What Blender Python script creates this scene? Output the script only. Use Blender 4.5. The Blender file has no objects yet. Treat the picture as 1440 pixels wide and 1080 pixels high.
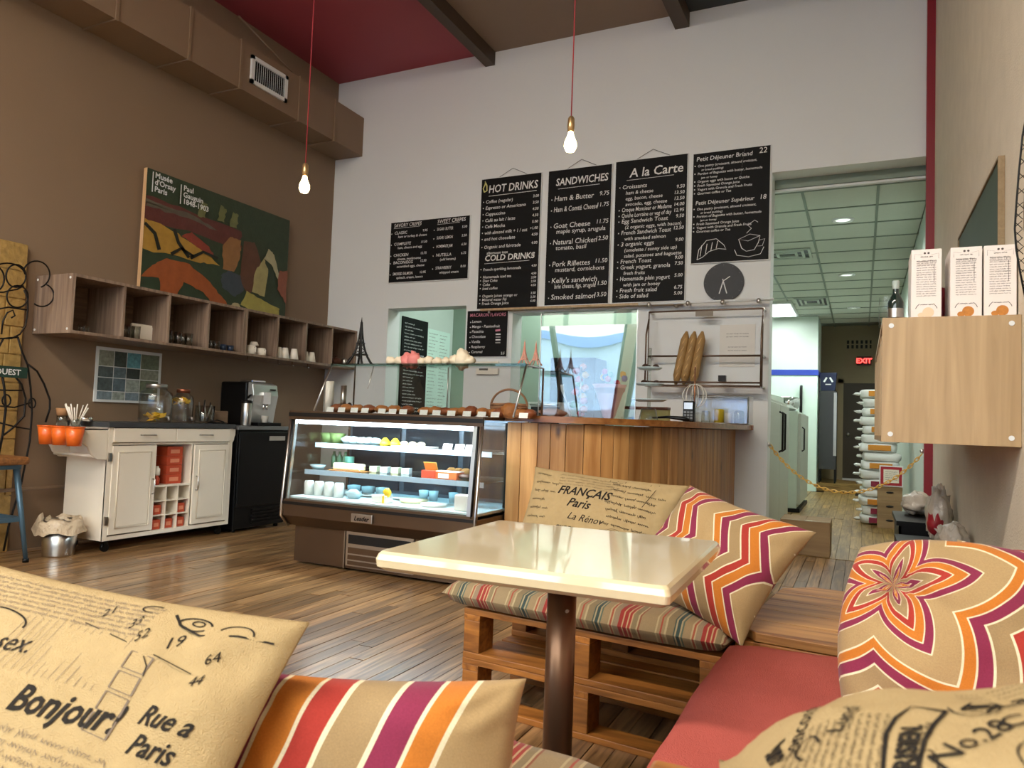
import bpy, bmesh, math, random
from mathutils import Vector, Matrix, noise
sc = bpy.context.scene
PI = math.pi
rnd = random.Random(7)
# ------------------------------------------------------------ camera
CAM_R = Vector((0.0, 0.0, 0.0))
F_PX = 1034.16
YAW, PIT, ROL = 0.44479436, 0.05160564, 0.03652675
_f = Vector((-math.sin(YAW)*math.cos(PIT), math.cos(YAW)*math.cos(PIT), math.sin(PIT)))
_r0 = Vector((math.cos(YAW), math.sin(YAW), 0)); _u0 = _r0.cross(_f)
_r = _r0*math.cos(ROL)+_u0*math.sin(ROL); _u = -_r0*math.sin(ROL)+_u0*math.cos(ROL)
EYE = Vector((0, 0, 1.05))
cd = bpy.data.cameras.new('camera'); cam = bpy.data.objects.new('camera', cd)
sc.collection.objects.link(cam); sc.camera = cam
m = Matrix((( _r.x, _u.x, -_f.x, EYE.x), (_r.y, _u.y, -_f.y, EYE.y), (_r.z, _u.z, -_f.z, EYE.z), (0, 0, 0, 1)))
cam.matrix_world = m
cd.sensor_width = 36; cd.lens = F_PX*36/1440; cd.clip_start = 0.03
cd.dof.use_dof = True; cd.dof.focus_distance = 4.0; cd.dof.aperture_fstop = 9.0
def ray(x, y): return _r*((x-720)/F_PX) - _u*((y-540)/F_PX) + _f
def on(x, y, ax, val):                       # where the sight line of a photo point meets a real plane of the room
    d = ray(x, y); t = (val-EYE[ax])/d[ax]; return EYE+d*t
def proj(p):
    d = Vector(p)-EYE; z = d.dot(_f)
    return (720+F_PX*d.dot(_r)/z, 540-F_PX*d.dot(_u)/z, z)
# ------------------------------------------------------------ world, light, exposure
w = bpy.data.worlds.new('daylight'); sc.world = w; w.use_nodes = True
bg = w.node_tree.nodes['Background']; bg.inputs[0].default_value = (0.93, 0.97, 1.0, 1); bg.inputs[1].default_value = 5.0
sc.view_settings.view_transform = 'Standard'; sc.view_settings.look = 'None'
sc.view_settings.gamma = 1; sc.view_settings.use_curve_mapping = False
sc.view_settings.exposure = 0.92
try:
    sc.cycles.use_denoising = True; sc.cycles.max_bounces = 8; sc.cycles.diffuse_bounces = 5; sc.cycles.glossy_bounces = 4
    sc.cycles.transparent_max_bounces = 16; sc.cycles.transmission_bounces = 8; sc.cycles.sample_clamp_indirect = 6
    sc.cycles.caustics_reflective = False; sc.cycles.caustics_refractive = False
except Exception: pass
def area(name, loc, size, rot, power, col, portal=False):
    l = bpy.data.lights.new(name, 'AREA'); l.shape = 'RECTANGLE'; l.size, l.size_y = size; l.energy = power; l.color = col
    o = bpy.data.objects.new(name, l); o.location = loc; o.rotation_euler = rot; sc.collection.objects.link(o)
    if portal: l.cycles.is_portal = True
    return o
WY = -1.7                                     # storefront behind the camera
WIN = [(-5.35, -3.55), (-3.4, -1.6), (-1.45, 0.4)]
for i, (a, b) in enumerate(WIN):
    area('window_portal', ((a+b)/2, WY-0.02, 2.4), (b-a, 3.7), (PI/2, 0, PI), 1, (1, 1, 1), True)
area('unseen_warm_light', (-2.4, -0.6, 4.7), (4.2, 0.5), (0.35, 0, 0), 150, (1.0, 0.88, 0.74))  # unseen warm area light under the ceiling behind the camera, no fittings modelled
area('troffer_kitchen', (-3.0, 7.8, 3.12), (1.4, 0.6), (0, 0, 0), 20, (0.86, 1.0, 0.92))
area('troffer_corridor', (-1.35, 13.3, 3.12), (0.55, 1.2), (0, 0, 0), 14, (0.92, 1.0, 0.96))
for _p in ((-0.19, 7.95, 3.15), (-0.2, 10.75, 3.15), (-0.14, 13.6, 3.15)):
    _l = bpy.data.lights.new('downlight_beam', 'SPOT'); _l.energy = 62; _l.spot_size = 2.7; _l.spot_blend = 0.8; _l.color = (0.96, 1.0, 0.95); _l.shadow_soft_size = 0.06
    _o = bpy.data.objects.new('downlight_beam', _l); _o.location = _p; sc.collection.objects.link(_o)
# ------------------------------------------------------------ materials
def C(h, a=1.0):
    h = h.lstrip('#'); o = []
    for i in (0, 2, 4):
        c = int(h[i:i+2], 16)/255; o.append(c/12.92 if c <= 0.04045 else ((c+0.055)/1.055)**2.4)
    return (*o, a)
MATS = {}
def nt(name):
    mt = bpy.data.materials.new(name); mt.use_nodes = True; n = mt.node_tree.nodes; l = mt.node_tree.links
    return mt, n, l, n['Principled BSDF']
def mat(name, col, rough=0.6, metal=0.0, var=0.06, scale=6.0, bump=0.0, bscale=60.0, trans=0.0, ior=1.45, spec=0.5, coat=0.0, emit=None, es=1.0, alpha=1.0, sheen=0.0):
    if name in MATS: return MATS[name]
    mt, n, l, b = nt(name); c = C(col) if isinstance(col, str) else col
    b.inputs['Roughness'].default_value = rough; b.inputs['Metallic'].default_value = metal
    b.inputs['Specular IOR Level'].default_value = spec; b.inputs['Coat Weight'].default_value = coat
    b.inputs['Transmission Weight'].default_value = trans; b.inputs['IOR'].default_value = ior
    b.inputs['Alpha'].default_value = alpha
    if sheen: b.inputs['Sheen Weight'].default_value = sheen
    tc = n.new('ShaderNodeTexCoord'); nz = n.new('ShaderNodeTexNoise'); nz.inputs['Scale'].default_value = scale; nz.inputs['Detail'].default_value = 4
    l.new(tc.outputs['Object'], nz.inputs['Vector'])
    mx = n.new('ShaderNodeMix'); mx.data_type = 'RGBA'
    mx.inputs[6].default_value = tuple(max(0, v*(1-var)) for v in c[:3])+(1,); mx.inputs[7].default_value = tuple(min(1, v*(1+var)) for v in c[:3])+(1,)
    l.new(nz.outputs['Fac'], mx.inputs[0]); l.new(mx.outputs[2], b.inputs['Base Color'])
    if bump:
        n2 = n.new('ShaderNodeTexNoise'); n2.inputs['Scale'].default_value = bscale; n2.inputs['Detail'].default_value = 3
        l.new(tc.outputs['Object'], n2.inputs['Vector']); bp = n.new('ShaderNodeBump'); bp.inputs['Strength'].default_value = bump; bp.inputs['Distance'].default_value = 0.01
        l.new(n2.outputs['Fac'], bp.inputs['Height']); l.new(bp.outputs['Normal'], b.inputs['Normal'])
    if emit: b.inputs['Emission Color'].default_value = C(emit); b.inputs['Emission Strength'].default_value = es
    MATS[name] = mt; return mt
def wood(name, c1, c2, axis=1, rough=0.5, freq=14.0, knots=True, dark=None, rand=0.35, coat=0.0, spec=0.5):
    """grain runs along the local axis; every object gets its own offset and tone"""
    if name in MATS: return MATS[name]
    mt, n, l, b = nt(name); b.inputs['Roughness'].default_value = rough; b.inputs['Coat Weight'].default_value = coat; b.inputs['Specular IOR Level'].default_value = spec
    tc = n.new('ShaderNodeTexCoord'); oi = n.new('ShaderNodeObjectInfo'); geo = n.new('ShaderNodeNewGeometry')
    ad = n.new('ShaderNodeVectorMath'); ad.operation = 'MULTIPLY_ADD'
    cmb = n.new('ShaderNodeCombineXYZ')
    for i in range(3): l.new(oi.outputs['Random'], cmb.inputs[i])
    l.new(cmb.outputs[0], ad.inputs[0]); ad.inputs[1].default_value = (37, 53, 71); l.new(geo.outputs['Position'], ad.inputs[2])
    mp = n.new('ShaderNodeMapping'); s = [freq, freq, freq]; s[axis] = freq*0.06; mp.inputs['Scale'].default_value = s
    l.new(ad.outputs[0], mp.inputs['Vector'])
    nz = n.new('ShaderNodeTexNoise'); nz.inputs['Scale'].default_value = 3; nz.inputs['Detail'].default_value = 6; nz.inputs['Distortion'].default_value = 0.7
    l.new(mp.outputs[0], nz.inputs['Vector'])
    cr = n.new('ShaderNodeValToRGB'); cr.color_ramp.elements[0].position = 0.3; cr.color_ramp.elements[1].position = 0.7
    cr.color_ramp.elements[0].color = C(c2); cr.color_ramp.elements[1].color = C(c1)
    l.new(nz.outputs['Fac'], cr.inputs[0]); out = cr.outputs[0]
    if knots:
        vo = n.new('ShaderNodeTexVoronoi'); m2 = n.new('ShaderNodeMapping'); s = [4.0, 4.0, 4.0]; s[axis] = 1.6; m2.inputs['Scale'].default_value = s
        l.new(ad.outputs[0], m2.inputs['Vector']); l.new(m2.outputs[0], vo.inputs['Vector']); vo.inputs['Scale'].default_value = 1.2
        r2 = n.new('ShaderNodeValToRGB'); r2.color_ramp.elements[0].position = 0.03; r2.color_ramp.elements[1].position = 0.12
        r2.color_ramp.elements[0].color = C(dark or '3a2210'); r2.color_ramp.elements[1].color = (1, 1, 1, 1)
        l.new(vo.outputs['Distance'], r2.inputs[0]); mm = n.new('ShaderNodeMix'); mm.data_type = 'RGBA'; mm.blend_type = 'MULTIPLY'; mm.inputs[0].default_value = 0.85
        l.new(out, mm.inputs[6]); l.new(r2.outputs[0], mm.inputs[7]); out = mm.outputs[2]
    hs = n.new('ShaderNodeHueSaturation'); mr = n.new('ShaderNodeMapRange'); mr.inputs['To Min'].default_value = 1-rand; mr.inputs['To Max'].default_value = 1+rand*0.6
    l.new(oi.outputs['Random'], mr.inputs['Value']); l.new(mr.outputs[0], hs.inputs['Value']); l.new(out, hs.inputs['Color']); l.new(hs.outputs[0], b.inputs['Base Color'])
    bp = n.new('ShaderNodeBump'); bp.inputs['Strength'].default_value = 0.25; bp.inputs['Distance'].default_value = 0.004
    l.new(nz.outputs['Fac'], bp.inputs['Height']); l.new(bp.outputs['Normal'], b.inputs['Normal'])
    MATS[name] = mt; return mt
def bands(name, seq, coord='stripe', rough=0.85, cell=0.2, amp=0.0, ncell=1.0, bump=0.3, phase=0.0):
    """woven cloth printed in bands; seq = [(width, hex)...]. coord: stripe | chevron | swirl, in the cushion's own UV"""
    if name in MATS: return MATS[name]
    mt, n, l, b = nt(name); b.inputs['Roughness'].default_value = rough; b.inputs['Sheen Weight'].default_value = 0.1; b.inputs['Specular IOR Level'].default_value = 0.2
    uv = n.new('ShaderNodeUVMap'); sp = n.new('ShaderNodeSeparateXYZ'); l.new(uv.outputs[0], sp.inputs[0])
    def mth(op, a, bb=None, c=None):
        x = n.new('ShaderNodeMath'); x.operation = op
        for i, v in enumerate((a, bb, c)):
            if v is None: continue
            if isinstance(v, (int, float)): x.inputs[i].default_value = v
            else: l.new(v, x.inputs[i])
        return x.outputs[0]
    U, V = sp.outputs[0], sp.outputs[1]
    if coord == 'stripe': t = mth('MULTIPLY', U, ncell)
    elif coord == 'chevron': t = mth('MULTIPLY_ADD', mth('PINGPONG', mth('MULTIPLY', V, 1.0), cell), amp, mth('MULTIPLY', U, ncell))
    else:
        du = mth("SUBTRACT", U, -0.112); dv = mth("SUBTRACT", V, 0.09)
        rr = mth('SQRT', mth('ADD', mth('MULTIPLY', du, du), mth('MULTIPLY', dv, dv)))
        th = mth('ARCTAN2', dv, du)
        tw = mth('MULTIPLY_ADD', rr, -1.0, mth('MULTIPLY', th, 5/(2*PI)))
        pp = mth('PINGPONG', mth('ADD', tw, 20.0), 0.5)
        t = mth('MULTIPLY_ADD', pp, 0.85, mth('MULTIPLY', mth('POWER', rr, 0.8), ncell))
    fr = mth('FRACT', mth('ADD', t, 10.0+phase))
    cr = n.new('ShaderNodeValToRGB'); cr.color_ramp.interpolation = 'CONSTANT'; tot = sum(a for a, _ in seq); p = 0
    for i, (wd, hx) in enumerate(seq):
        e = cr.color_ramp.elements[i] if i < 2 else cr.color_ramp.elements.new(p/tot)
        e.position = p/tot; e.color = C(hx); p += wd
    l.new(fr, cr.inputs[0]); tc = n.new('ShaderNodeTexCoord'); nz = n.new('ShaderNodeTexNoise'); nz.inputs['Scale'].default_value = 420
    l.new(tc.outputs['Object'], nz.inputs['Vector']); mm = n.new('ShaderNodeMix'); mm.data_type = 'RGBA'; mm.blend_type = 'MULTIPLY'; mm.inputs[0].default_value = 0.35
    l.new(cr.outputs[0], mm.inputs[6]); l.new(nz.outputs['Fac'], mm.inputs[7]); l.new(mm.outputs[2], b.inputs['Base Color'])
    bp = n.new('ShaderNodeBump'); bp.inputs['Strength'].default_value = bump; bp.inputs['Distance'].default_value = 0.001
    l.new(nz.outputs['Fac'], bp.inputs['Height']); l.new(bp.outputs['Normal'], b.inputs['Normal'])
    MATS[name] = mt; return mt
def glass(name, tint=(1, 1, 1, 1), rough=0.0, refl=1.0):
    """thin clear sheet: see-through with a mirror sheen by angle (no refraction, so light passes)"""
    if name in MATS: return MATS[name]
    mt, n, l, b = nt(name); n.remove(b); out = n['Material Output']
    tr = n.new('ShaderNodeBsdfTransparent'); tr.inputs[0].default_value = tint; gl = n.new('ShaderNodeBsdfGlossy'); gl.inputs['Roughness'].default_value = rough
    ge = n.new('ShaderNodeNewGeometry'); dt = n.new('ShaderNodeVectorMath'); dt.operation = 'DOT_PRODUCT'; l.new(ge.outputs['Normal'], dt.inputs[0]); l.new(ge.outputs['Incoming'], dt.inputs[1])
    def mm(op, a, b):
        x = n.new('ShaderNodeMath'); x.operation = op; x.use_clamp = False
        for i, v in enumerate((a, b)):
            if v is None: continue
            if isinstance(v, (int, float)): x.inputs[i].default_value = v
            else: l.new(v, x.inputs[i])
        return x.outputs[0]
    fo = mm('MULTIPLY_ADD', mm('POWER', mm('SUBTRACT', 1.0, mm('ABSOLUTE', dt.outputs['Value'], None)), 5.0), 0.96); fo.node.inputs[2].default_value = 0.04
    mu = n.new('ShaderNodeMath'); mu.operation = 'MULTIPLY'; mu.inputs[1].default_value = refl; mu.use_clamp = True
    mx = n.new('ShaderNodeMixShader'); l.new(fo, mu.inputs[0]); l.new(mu.outputs[0], mx.inputs[0]); l.new(tr.outputs[0], mx.inputs[1]); l.new(gl.outputs[0], mx.inputs[2]); l.new(mx.outputs[0], out.inputs[0])
    MATS[name] = mt; return mt
# ------------------------------------------------------------ mesh building
class MB:
    def __init__(s): s.v = []; s.f = []; s.sm = []; s.uv = {}
    def add(s, vs, fs, smooth=False):
        k = len(s.v); s.v += [tuple(p) for p in vs]
        for f in fs: s.f.append(tuple(i+k for i in f)); s.sm.append(smooth)
        return s
    def box(s, x0, x1, y0, y1, z0, z1, rot=None, at=None):
        vs = [Vector((x, y, z)) for x in (x0, x1) for y in (y0, y1) for z in (z0, z1)]
        if rot is not None: vs = [rot @ p for p in vs]
        if at is not None: vs = [p+Vector(at) for p in vs]
        return s.add(vs, [(0, 1, 3, 2), (4, 6, 7, 5), (0, 4, 5, 1), (2, 3, 7, 6), (0, 2, 6, 4), (1, 5, 7, 3)])
    def prism(s, poly, axis, a, b):
        """poly: 2-D outline in the two remaining axes (in x,y,z order), extruded along axis from a to b"""
        n = len(poly); ax = [i for i in range(3) if i != axis]; vs = []
        for c in (a, b):
            for p in poly:
                q = [0, 0, 0]; q[axis] = c; q[ax[0]] = p[0]; q[ax[1]] = p[1]; vs.append(q)
        return s.add(vs, [tuple(range(n))[::-1], tuple(range(n, 2*n))]+[(i, (i+1) % n, n+(i+1) % n, n+i) for i in range(n)])
    def cyl(s, p0, p1, r0, r1=None, n=16, caps=True, smooth=True):
        r1 = r0 if r1 is None else r1; p0 = Vector(p0); p1 = Vector(p1); d = (p1-p0).normalized()
        a = d.orthogonal().normalized(); b = d.cross(a); vs = []
        for p, r in ((p0, r0), (p1, r1)):
            for i in range(n):
                t = 2*PI*i/n; vs.append(p+a*(r*math.cos(t))+b*(r*math.sin(t)))
        s.add(vs, [(i, (i+1) % n, n+(i+1) % n, n+i) for i in range(n)], smooth)
        if caps:
            k = len(s.v)-2*n; s.f.append(tuple(range(k, k+n))[::-1]); s.f.append(tuple(range(k+n, k+2*n))); s.sm += [False, False]
        return s
    def lathe(s, prof, c=(0, 0, 0), n=20, squash=1.0):
        vs = []; m_ = len(prof); c = Vector(c)
        for r, z in prof:
            for i in range(n):
                t = 2*PI*i/n; vs.append(c+Vector((r*math.cos(t), r*math.sin(t)*squash, z)))
        return s.add(vs, [(j*n+i, j*n+(i+1) % n, (j+1)*n+(i+1) % n, (j+1)*n+i) for j in range(m_-1) for i in range(n)], True)
    def tube(s, pts, r, n=8, closed=False):
        pts = [Vector(p) for p in pts]; N = len(pts); rings = []; up = None
        for i, p in enumerate(pts):
            if closed: d = pts[(i+1) % N]-pts[i-1]
            else: d = pts[min(i+1, N-1)]-pts[max(i-1, 0)]
            d.normalize()
            if up is None: up = d.orthogonal().normalized()
            up = (up-d*up.dot(d)).normalized(); b = d.cross(up); rr = r[i] if isinstance(r, (list, tuple)) else r
            rings += [p+up*(rr*math.cos(2*PI*k/n))+b*(rr*math.sin(2*PI*k/n)) for k in range(n)]
        M = N if closed else N-1
        s.add(rings, [(j*n+k, j*n+(k+1) % n, ((j+1) % N)*n+(k+1) % n, ((j+1) % N)*n+k) for j in range(M) for k in range(n)], True)
        if not closed:
            k0 = len(s.v)-N*n; s.f.append(tuple(range(k0, k0+n))[::-1]); s.f.append(tuple(range(k0+(N-1)*n, k0+N*n))); s.sm += [False, False]
        return s
    def blob(s, c, r, n=12, m_=8, amp=0.0, seed=0, freq=3.0, sq=1.0):
        c = Vector(c); vs = []
        for j in range(m_+1):
            ph = PI*j/m_
            for i in range(n):
                t = 2*PI*i/n; d = Vector((math.sin(ph)*math.cos(t), math.sin(ph)*math.sin(t), math.cos(ph)))
                if sq != 1.0: d = Vector([math.copysign(abs(q)**sq, q) for q in d])
                k = 1+amp*noise.noise(d*freq+Vector((seed*7.1, seed*3.3, 1)))
                vs.append(c+Vector((d.x*r[0]*k, d.y*r[1]*k, d.z*r[2]*k)))
        return s.add(vs, [(j*n+i, (j+1)*n+i, (j+1)*n+(i+1) % n, j*n+(i+1) % n) for j in range(m_) for i in range(n)], True)
    def build(s, name, mt, parent=None, loc=None, rz=None, bevel=0.0, seg=2, matrix=None):
        me = bpy.data.meshes.new(name); me.from_pydata(s.v, [], s.f); me.update()
        me.polygons.foreach_set('use_smooth', s.sm)
        if isinstance(mt, (list, tuple)):
            for q in mt: me.materials.append(q)
        else: me.materials.append(mt)
        o = bpy.data.objects.new(name, me); sc.collection.objects.link(o)
        if parent is not None: o.parent = parent
        if loc is not None: o.location = loc
        if rz is not None: o.rotation_euler = (0, 0, rz)
        if matrix is not None: o.matrix_world = matrix
        if bevel:
            bv = o.modifiers.new('bevel', 'BEVEL'); bv.width = bevel; bv.segments = seg; bv.limit_method = 'ANGLE'; bv.angle_limit = 0.7
        return o
def B(x0, x1, y0, y1, z0, z1): return MB().box(x0, x1, y0, y1, z0, z1)
def tag(o, label, cat, group=None):
    o['label'] = label; o['category'] = cat
    if group: o['group'] = group
    return o
def thing(name, label, cat, loc=(0, 0, 0), rz=0.0, group=None):
    o = bpy.data.objects.new(name, None); sc.collection.objects.link(o); o.location = loc; o.rotation_euler = (0, 0, rz); o.empty_display_size = 0.05
    return tag(o, label, cat, group)
def struct(o): o['kind'] = 'structure'; return o
def stuff(o): o['kind'] = 'stuff'; return o
ORD = ['first', 'second', 'third', 'fourth', 'fifth', 'sixth', 'seventh', 'eighth', 'ninth', 'tenth', 'eleventh', 'twelfth', 'thirteenth', 'fourteenth', 'fifteenth', 'sixteenth', 'seventeenth', 'eighteenth', 'nineteenth', 'twentieth']
# writing -----------------------------------------------------
def text_mesh(txt, size=1.0, shear=0.0, bold=0.0, align='LEFT'):
    c = bpy.data.curves.new('lettering', 'FONT'); c.body = txt; c.size = size; c.shear = shear; c.offset = bold; c.align_x = align; c.resolution_u = 2; c.fill_mode = 'BOTH'
    o = bpy.data.objects.new('lettering', c); me = bpy.data.meshes.new_from_object(o)
    vs = [tuple(v.co)[:2] for v in me.vertices]; fs = [tuple(p.vertices) for p in me.polygons]
    bpy.data.objects.remove(o); bpy.data.curves.remove(c); bpy.data.meshes.remove(me); return vs, fs
def put_text(mb, txt, fn, x, y, size, shear=0.0, bold=0.0, align='LEFT', ang=0.0, sub=False, maxw=None):
    vs, fs = text_mesh(txt, size, shear, bold, align)
    if maxw and vs:
        wd = max(v[0] for v in vs)-min(0, min(v[0] for v in vs))
        if wd > maxw: vs = [(a*maxw/wd, b) for a, b in vs]
    if sub:
        bm = bmesh.new(); vv = [bm.verts.new((a, b, 0)) for a, b in vs]
        for f in fs:
            try: bm.faces.new([vv[i] for i in f])
            except ValueError: pass
        bmesh.ops.triangulate(bm, faces=bm.faces[:])
        lim = [e for e in bm.edges if e.calc_length() > 0.008]
        bmesh.ops.subdivide_edges(bm, edges=lim, cuts=2)
        bmesh.ops.triangulate(bm, faces=bm.faces[:]); bm.verts.index_update()
        vs = [(v.co.x, v.co.y) for v in bm.verts]; fs = [tuple(v.index for v in f.verts) for f in bm.faces]; bm.free()
    ca, sa = math.cos(ang), math.sin(ang)
    mb.add([fn(x+a*ca-b*sa, y+a*sa+b*ca) for a, b in vs], fs)
def ribbon(mb, pts, wd, fn):
    L = []
    for i, p in enumerate(pts):
        a = pts[max(0, i-1)]; b = pts[min(len(pts)-1, i+1)]; dx, dy = b[0]-a[0], b[1]-a[1]; q = math.hypot(dx, dy) or 1
        ww = wd*(0.6+0.5*abs(dy)/q); L += [fn(p[0]-dy/q*ww/2, p[1]+dx/q*ww/2), fn(p[0]+dy/q*ww/2, p[1]-dx/q*ww/2)]
    mb.add(L, [(2*i, 2*i+1, 2*i+3, 2*i+2) for i in range(len(pts)-1)])
def scrawl(mb, x, y, length, h, fn, rg, wd=0.0009, ang=0.0):
    """a line of pen handwriting too small to read"""
    t = 0.0; ca, sa = math.cos(ang), math.sin(ang)
    while t < length:
        wl = min(h*rg.uniform(1.6, 4.5), length-t)
        if wl < h*0.6: break
        n = max(4, int(wl/h*7)); pts = []; ph = rg.uniform(0, 6); tall = rg.random()
        for i in range(n+1):
            q = i/n; a = t+q*wl+h*0.16*math.cos(ph+i*2.2); hh = h*(1.0 if rg.random() < 0.2 else 0.45); b = hh*0.5*math.sin(ph+i*1.9)+h*0.2
            pts.append((x+a*ca-b*sa, y+a*sa+b*ca))
        ribbon(mb, pts, wd, fn); t += wl+h*0.6
def arc(cx, cy, rx, ry, a0, a1, n=20): return [(cx+rx*math.cos(a0+(a1-a0)*i/n), cy+ry*math.sin(a0+(a1-a0)*i/n)) for i in range(n+1)]
# ============================================================ the room
XL, XR, YB, ZC = -5.5, 0.5, 6.6, 4.88
m_brown = mat('brown wall paint', '86705a', 0.6, var=0.05, scale=2.5, bump=0.1, bscale=90)
m_white = mat('white wall paint', 'e1e4e4', 0.6, var=0.02, scale=2, bump=0.08, bscale=120)
m_beige = mat('rough beige plaster', 'd9ceba', 0.8, var=0.09, scale=9, bump=0.35, bscale=110)
m_red = mat('red ceiling paint', 'a24450', 0.55, var=0.04, scale=3)
m_tan = mat('taupe ceiling paint', '8f7a68', 0.6, var=0.04)
m_beam = mat('dark brown beam paint', '4a3a2c', 0.5, var=0.06)
m_mint = mat('mint wall paint', 'c4cfc7', 0.5, var=0.03)
m_sage = mat('grey green wall paint', '8a9c8c', 0.6, var=0.04)
m_khaki = mat('khaki rear wall paint', '8b7a5c', 0.6, var=0.05)
m_black = mat('black plastic', '070708', 0.4, var=0.1, spec=0.3)
m_steel = mat('brushed steel', 'c2bfba', 0.28, 1.0, var=0.04, scale=3)
m_chrome = mat('chrome', 'e6e6e6', 0.12, 1.0)
m_cream = mat('cream lacquer', 'e9e0cf', 0.35, var=0.02, coat=0.2)
m_dark = mat('dark metal', '1d1b1a', 0.45, 0.6)
m_clear = glass('clear glass', (0.955, 0.97, 0.965, 1), 0.0, 1.5)
m_gap = mat('dark seam filler', '1d150e', 0.9)
def wall(name, mb, mt): return struct(mb.build(name, mt))
wall('wall_left', B(XL-0.15, XL, WY-0.2, YB+0.2, 0, ZC+0.1), m_brown)
w_ = MB()
for a in ((XL-0.15, -4.67, 0, ZC+.1), (-4.67, -3.70, 2.235, ZC+.1), (-4.67, -3.70, 0, 0.85), (-3.70, -3.165, 0, ZC+.1), (-3.165, -1.89, 2.14, ZC+.1), (-3.165, -1.89, 0, 0.85), (-1.89, -0.722, 0, ZC+.1), (-0.722, 0.5, 3.29, ZC+.1)):
    w_.box(a[0], a[1], YB, YB+0.22, a[2], a[3])
wall('wall_back', w_, m_white)
wall('wall_right', B(XR, XR+0.15, WY-0.2, YB+0.22, 0, ZC+0.1), m_beige)
f_ = MB(); f_.box(XL, XR, WY-0.2, WY, 0, 0.45); f_.box(XL, XR, WY-0.2, WY, 4.25, ZC+0.1); xs = [XL]+[v for p in WIN for v in p]+[XR]
for i in range(0, len(xs), 2): f_.box(xs[i], xs[i+1], WY-0.2, WY, 0.45, 4.25)
wall('wall_front', f_, m_beige)
for i, (a, b) in enumerate(WIN):
    fr = MB()
    for q in (a, (a+b)/2-0.03, b-0.06): fr.box(q, q+0.06, WY-0.14, WY-0.06, 0.45, 4.25)
    for z in (0.45, 2.9, 4.19): fr.box(a, b, WY-0.14, WY-0.06, z, z+0.06)
    wn = struct(fr.build('window_%d' % (i+1), m_dark)); B(a, b, WY-0.105, WY-0.098, 0.45, 4.25).build('pane', m_clear, wn)
# outside: pavement and the row of shops across the street, seen only in reflections
wall('trim_1', B(-30, 30, -30, WY-0.2, -0.25, -0.15), mat('concrete paving', '6a6762', 0.9))
fac = thing('street_building', 'pale building across the street, seen only as a reflection in the counter screen', 'building', (0, -13, 0))
m_fb = mat('shopfront blue', '5f86c8', 0.6); m_fg = mat('grey band', '7d8796', 0.7); m_fl = mat('light blue render', 'a9c4de', 0.8); m_fc = mat('cream render', 'e9e6d2', 0.8)
for nm, z0, z1, mt_ in (('plinth', -0.15, 0.6, m_fg), ('shopfront', 0.6, 2.1, m_fb), ('sign_band', 2.1, 2.4, m_fg), ('render_band', 2.4, 3.2, m_fl), ('lower_cornice', 3.2, 3.4, m_fb), ('upper_wall', 3.4, 4.6, m_fc), ('attic_wall', 4.6, 6.4, m_fc)): B(-22, 18, -3, 0.1*(nm in ('sign_band', 'lower_cornice')), z0, z1).build(nm, mt_, fac)
for k in range(16): B(-21+2.4*k, -19.3+2.4*k, 0, 0.05, 0.75, 1.95).build('window', mat('blue shop glass', '7fa4dc', 0.2), fac)
# ------------------------------------------------------------ floors
m_plank = wood('worn oak floor', 'b48c5e', '573c22', 1, rough=0.28, freq=14, knots=False, rand=0.42, spec=0.7, coat=0.25)
floor = struct(B(XL-0.15, XR+0.15, WY-0.2, YB+0.22, -0.06, -0.012).build('floor', m_gap))
PW = 0.076; items = []
nx = int((XR-XL)/PW)+1
for i in range(nx):
    x0 = XL+i*PW; y = WY-rnd.uniform(0, 1.2)
    while y < YB+0.2:
        L = rnd.choice((0.9, 1.2, 1.5, 1.9, 2.3)); y1 = min(y+L, YB+0.2); y0 = max(y, WY)
        if y1-y0 > 0.1:
            px, py, z = proj((x0+PW/2, (y0+y1)/2, 0)); q = 0.0
            if z > 0.3 and -150 < px < 1450 and py < 1250: q = PW*F_PX/z*(1.0 if px < 1300 else 0.2)
            items.append((q, x0, y0, y1))
        y = y1
items.sort(reverse=True); rest = MB(); cache = {}
def plank(q, x0, y0, y1, par, mt):
    k = round(y1-y0, 1)
    if k not in cache:
        hw = PW/2-0.0018; cache[k] = B(-hw, hw, -0.5, 0.5, -0.02, 0.0).build('plank', mt, par); o = cache[k]
    else: o = cache[k].copy(); sc.collection.objects.link(o)
    o.location = (x0+PW/2, (y0+y1)/2, rnd.uniform(-0.0012, 0.0012)); o.scale = (1, (y1-y0)-0.003, 1); return o
for it in items[:290]: plank(*it, floor, m_plank)
for q, x0, y0, y1 in items[290:]: rest.box(x0+0.0013, x0+PW-0.0013, y0+0.0015, y1-0.0015, -0.02, rnd.uniform(-0.001, 0.001))
stuff(rest.build('remaining_planks', m_plank, floor))
m_plank2 = wood('yellowed corridor boards', 'b08f55', '6d5226', 1, rough=0.4, freq=12, knots=False, rand=0.3)
f2 = struct(B(XL-0.15, 0.7, YB+0.22, 16.2, -0.06, -0.012).build('floor_corridor', m_gap)); r2 = MB(); k = 0
for i in range(13):
    y = YB+0.22
    while y < 14.0:
        L = rnd.choice((0.5, 0.7, 0.9)); x0 = -0.8+i*0.102
        if y < 11.5:
            o = B(-0.0495, 0.0495, -L/2+0.002, L/2-0.002, -0.02, 0).build('plank', m_plank2, f2); o.location = (x0+0.05, y+L/2, rnd.uniform(-0.001, 0.001))
        else: r2.box(x0, x0+0.099, y+0.002, y+L-0.002, -0.02, 0)
        y += L
r2.box(XL, -0.81, YB+0.22, 16.2, -0.02, 0.0); stuff(r2.build('remaining_planks', m_plank2, f2))
struct(B(-1.2, 0.6, 14.6, 16.1, 0, 0.15).build('trim_2', wood('worn step', 'a88647', '6a4d22', 0, knots=False)))
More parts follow.
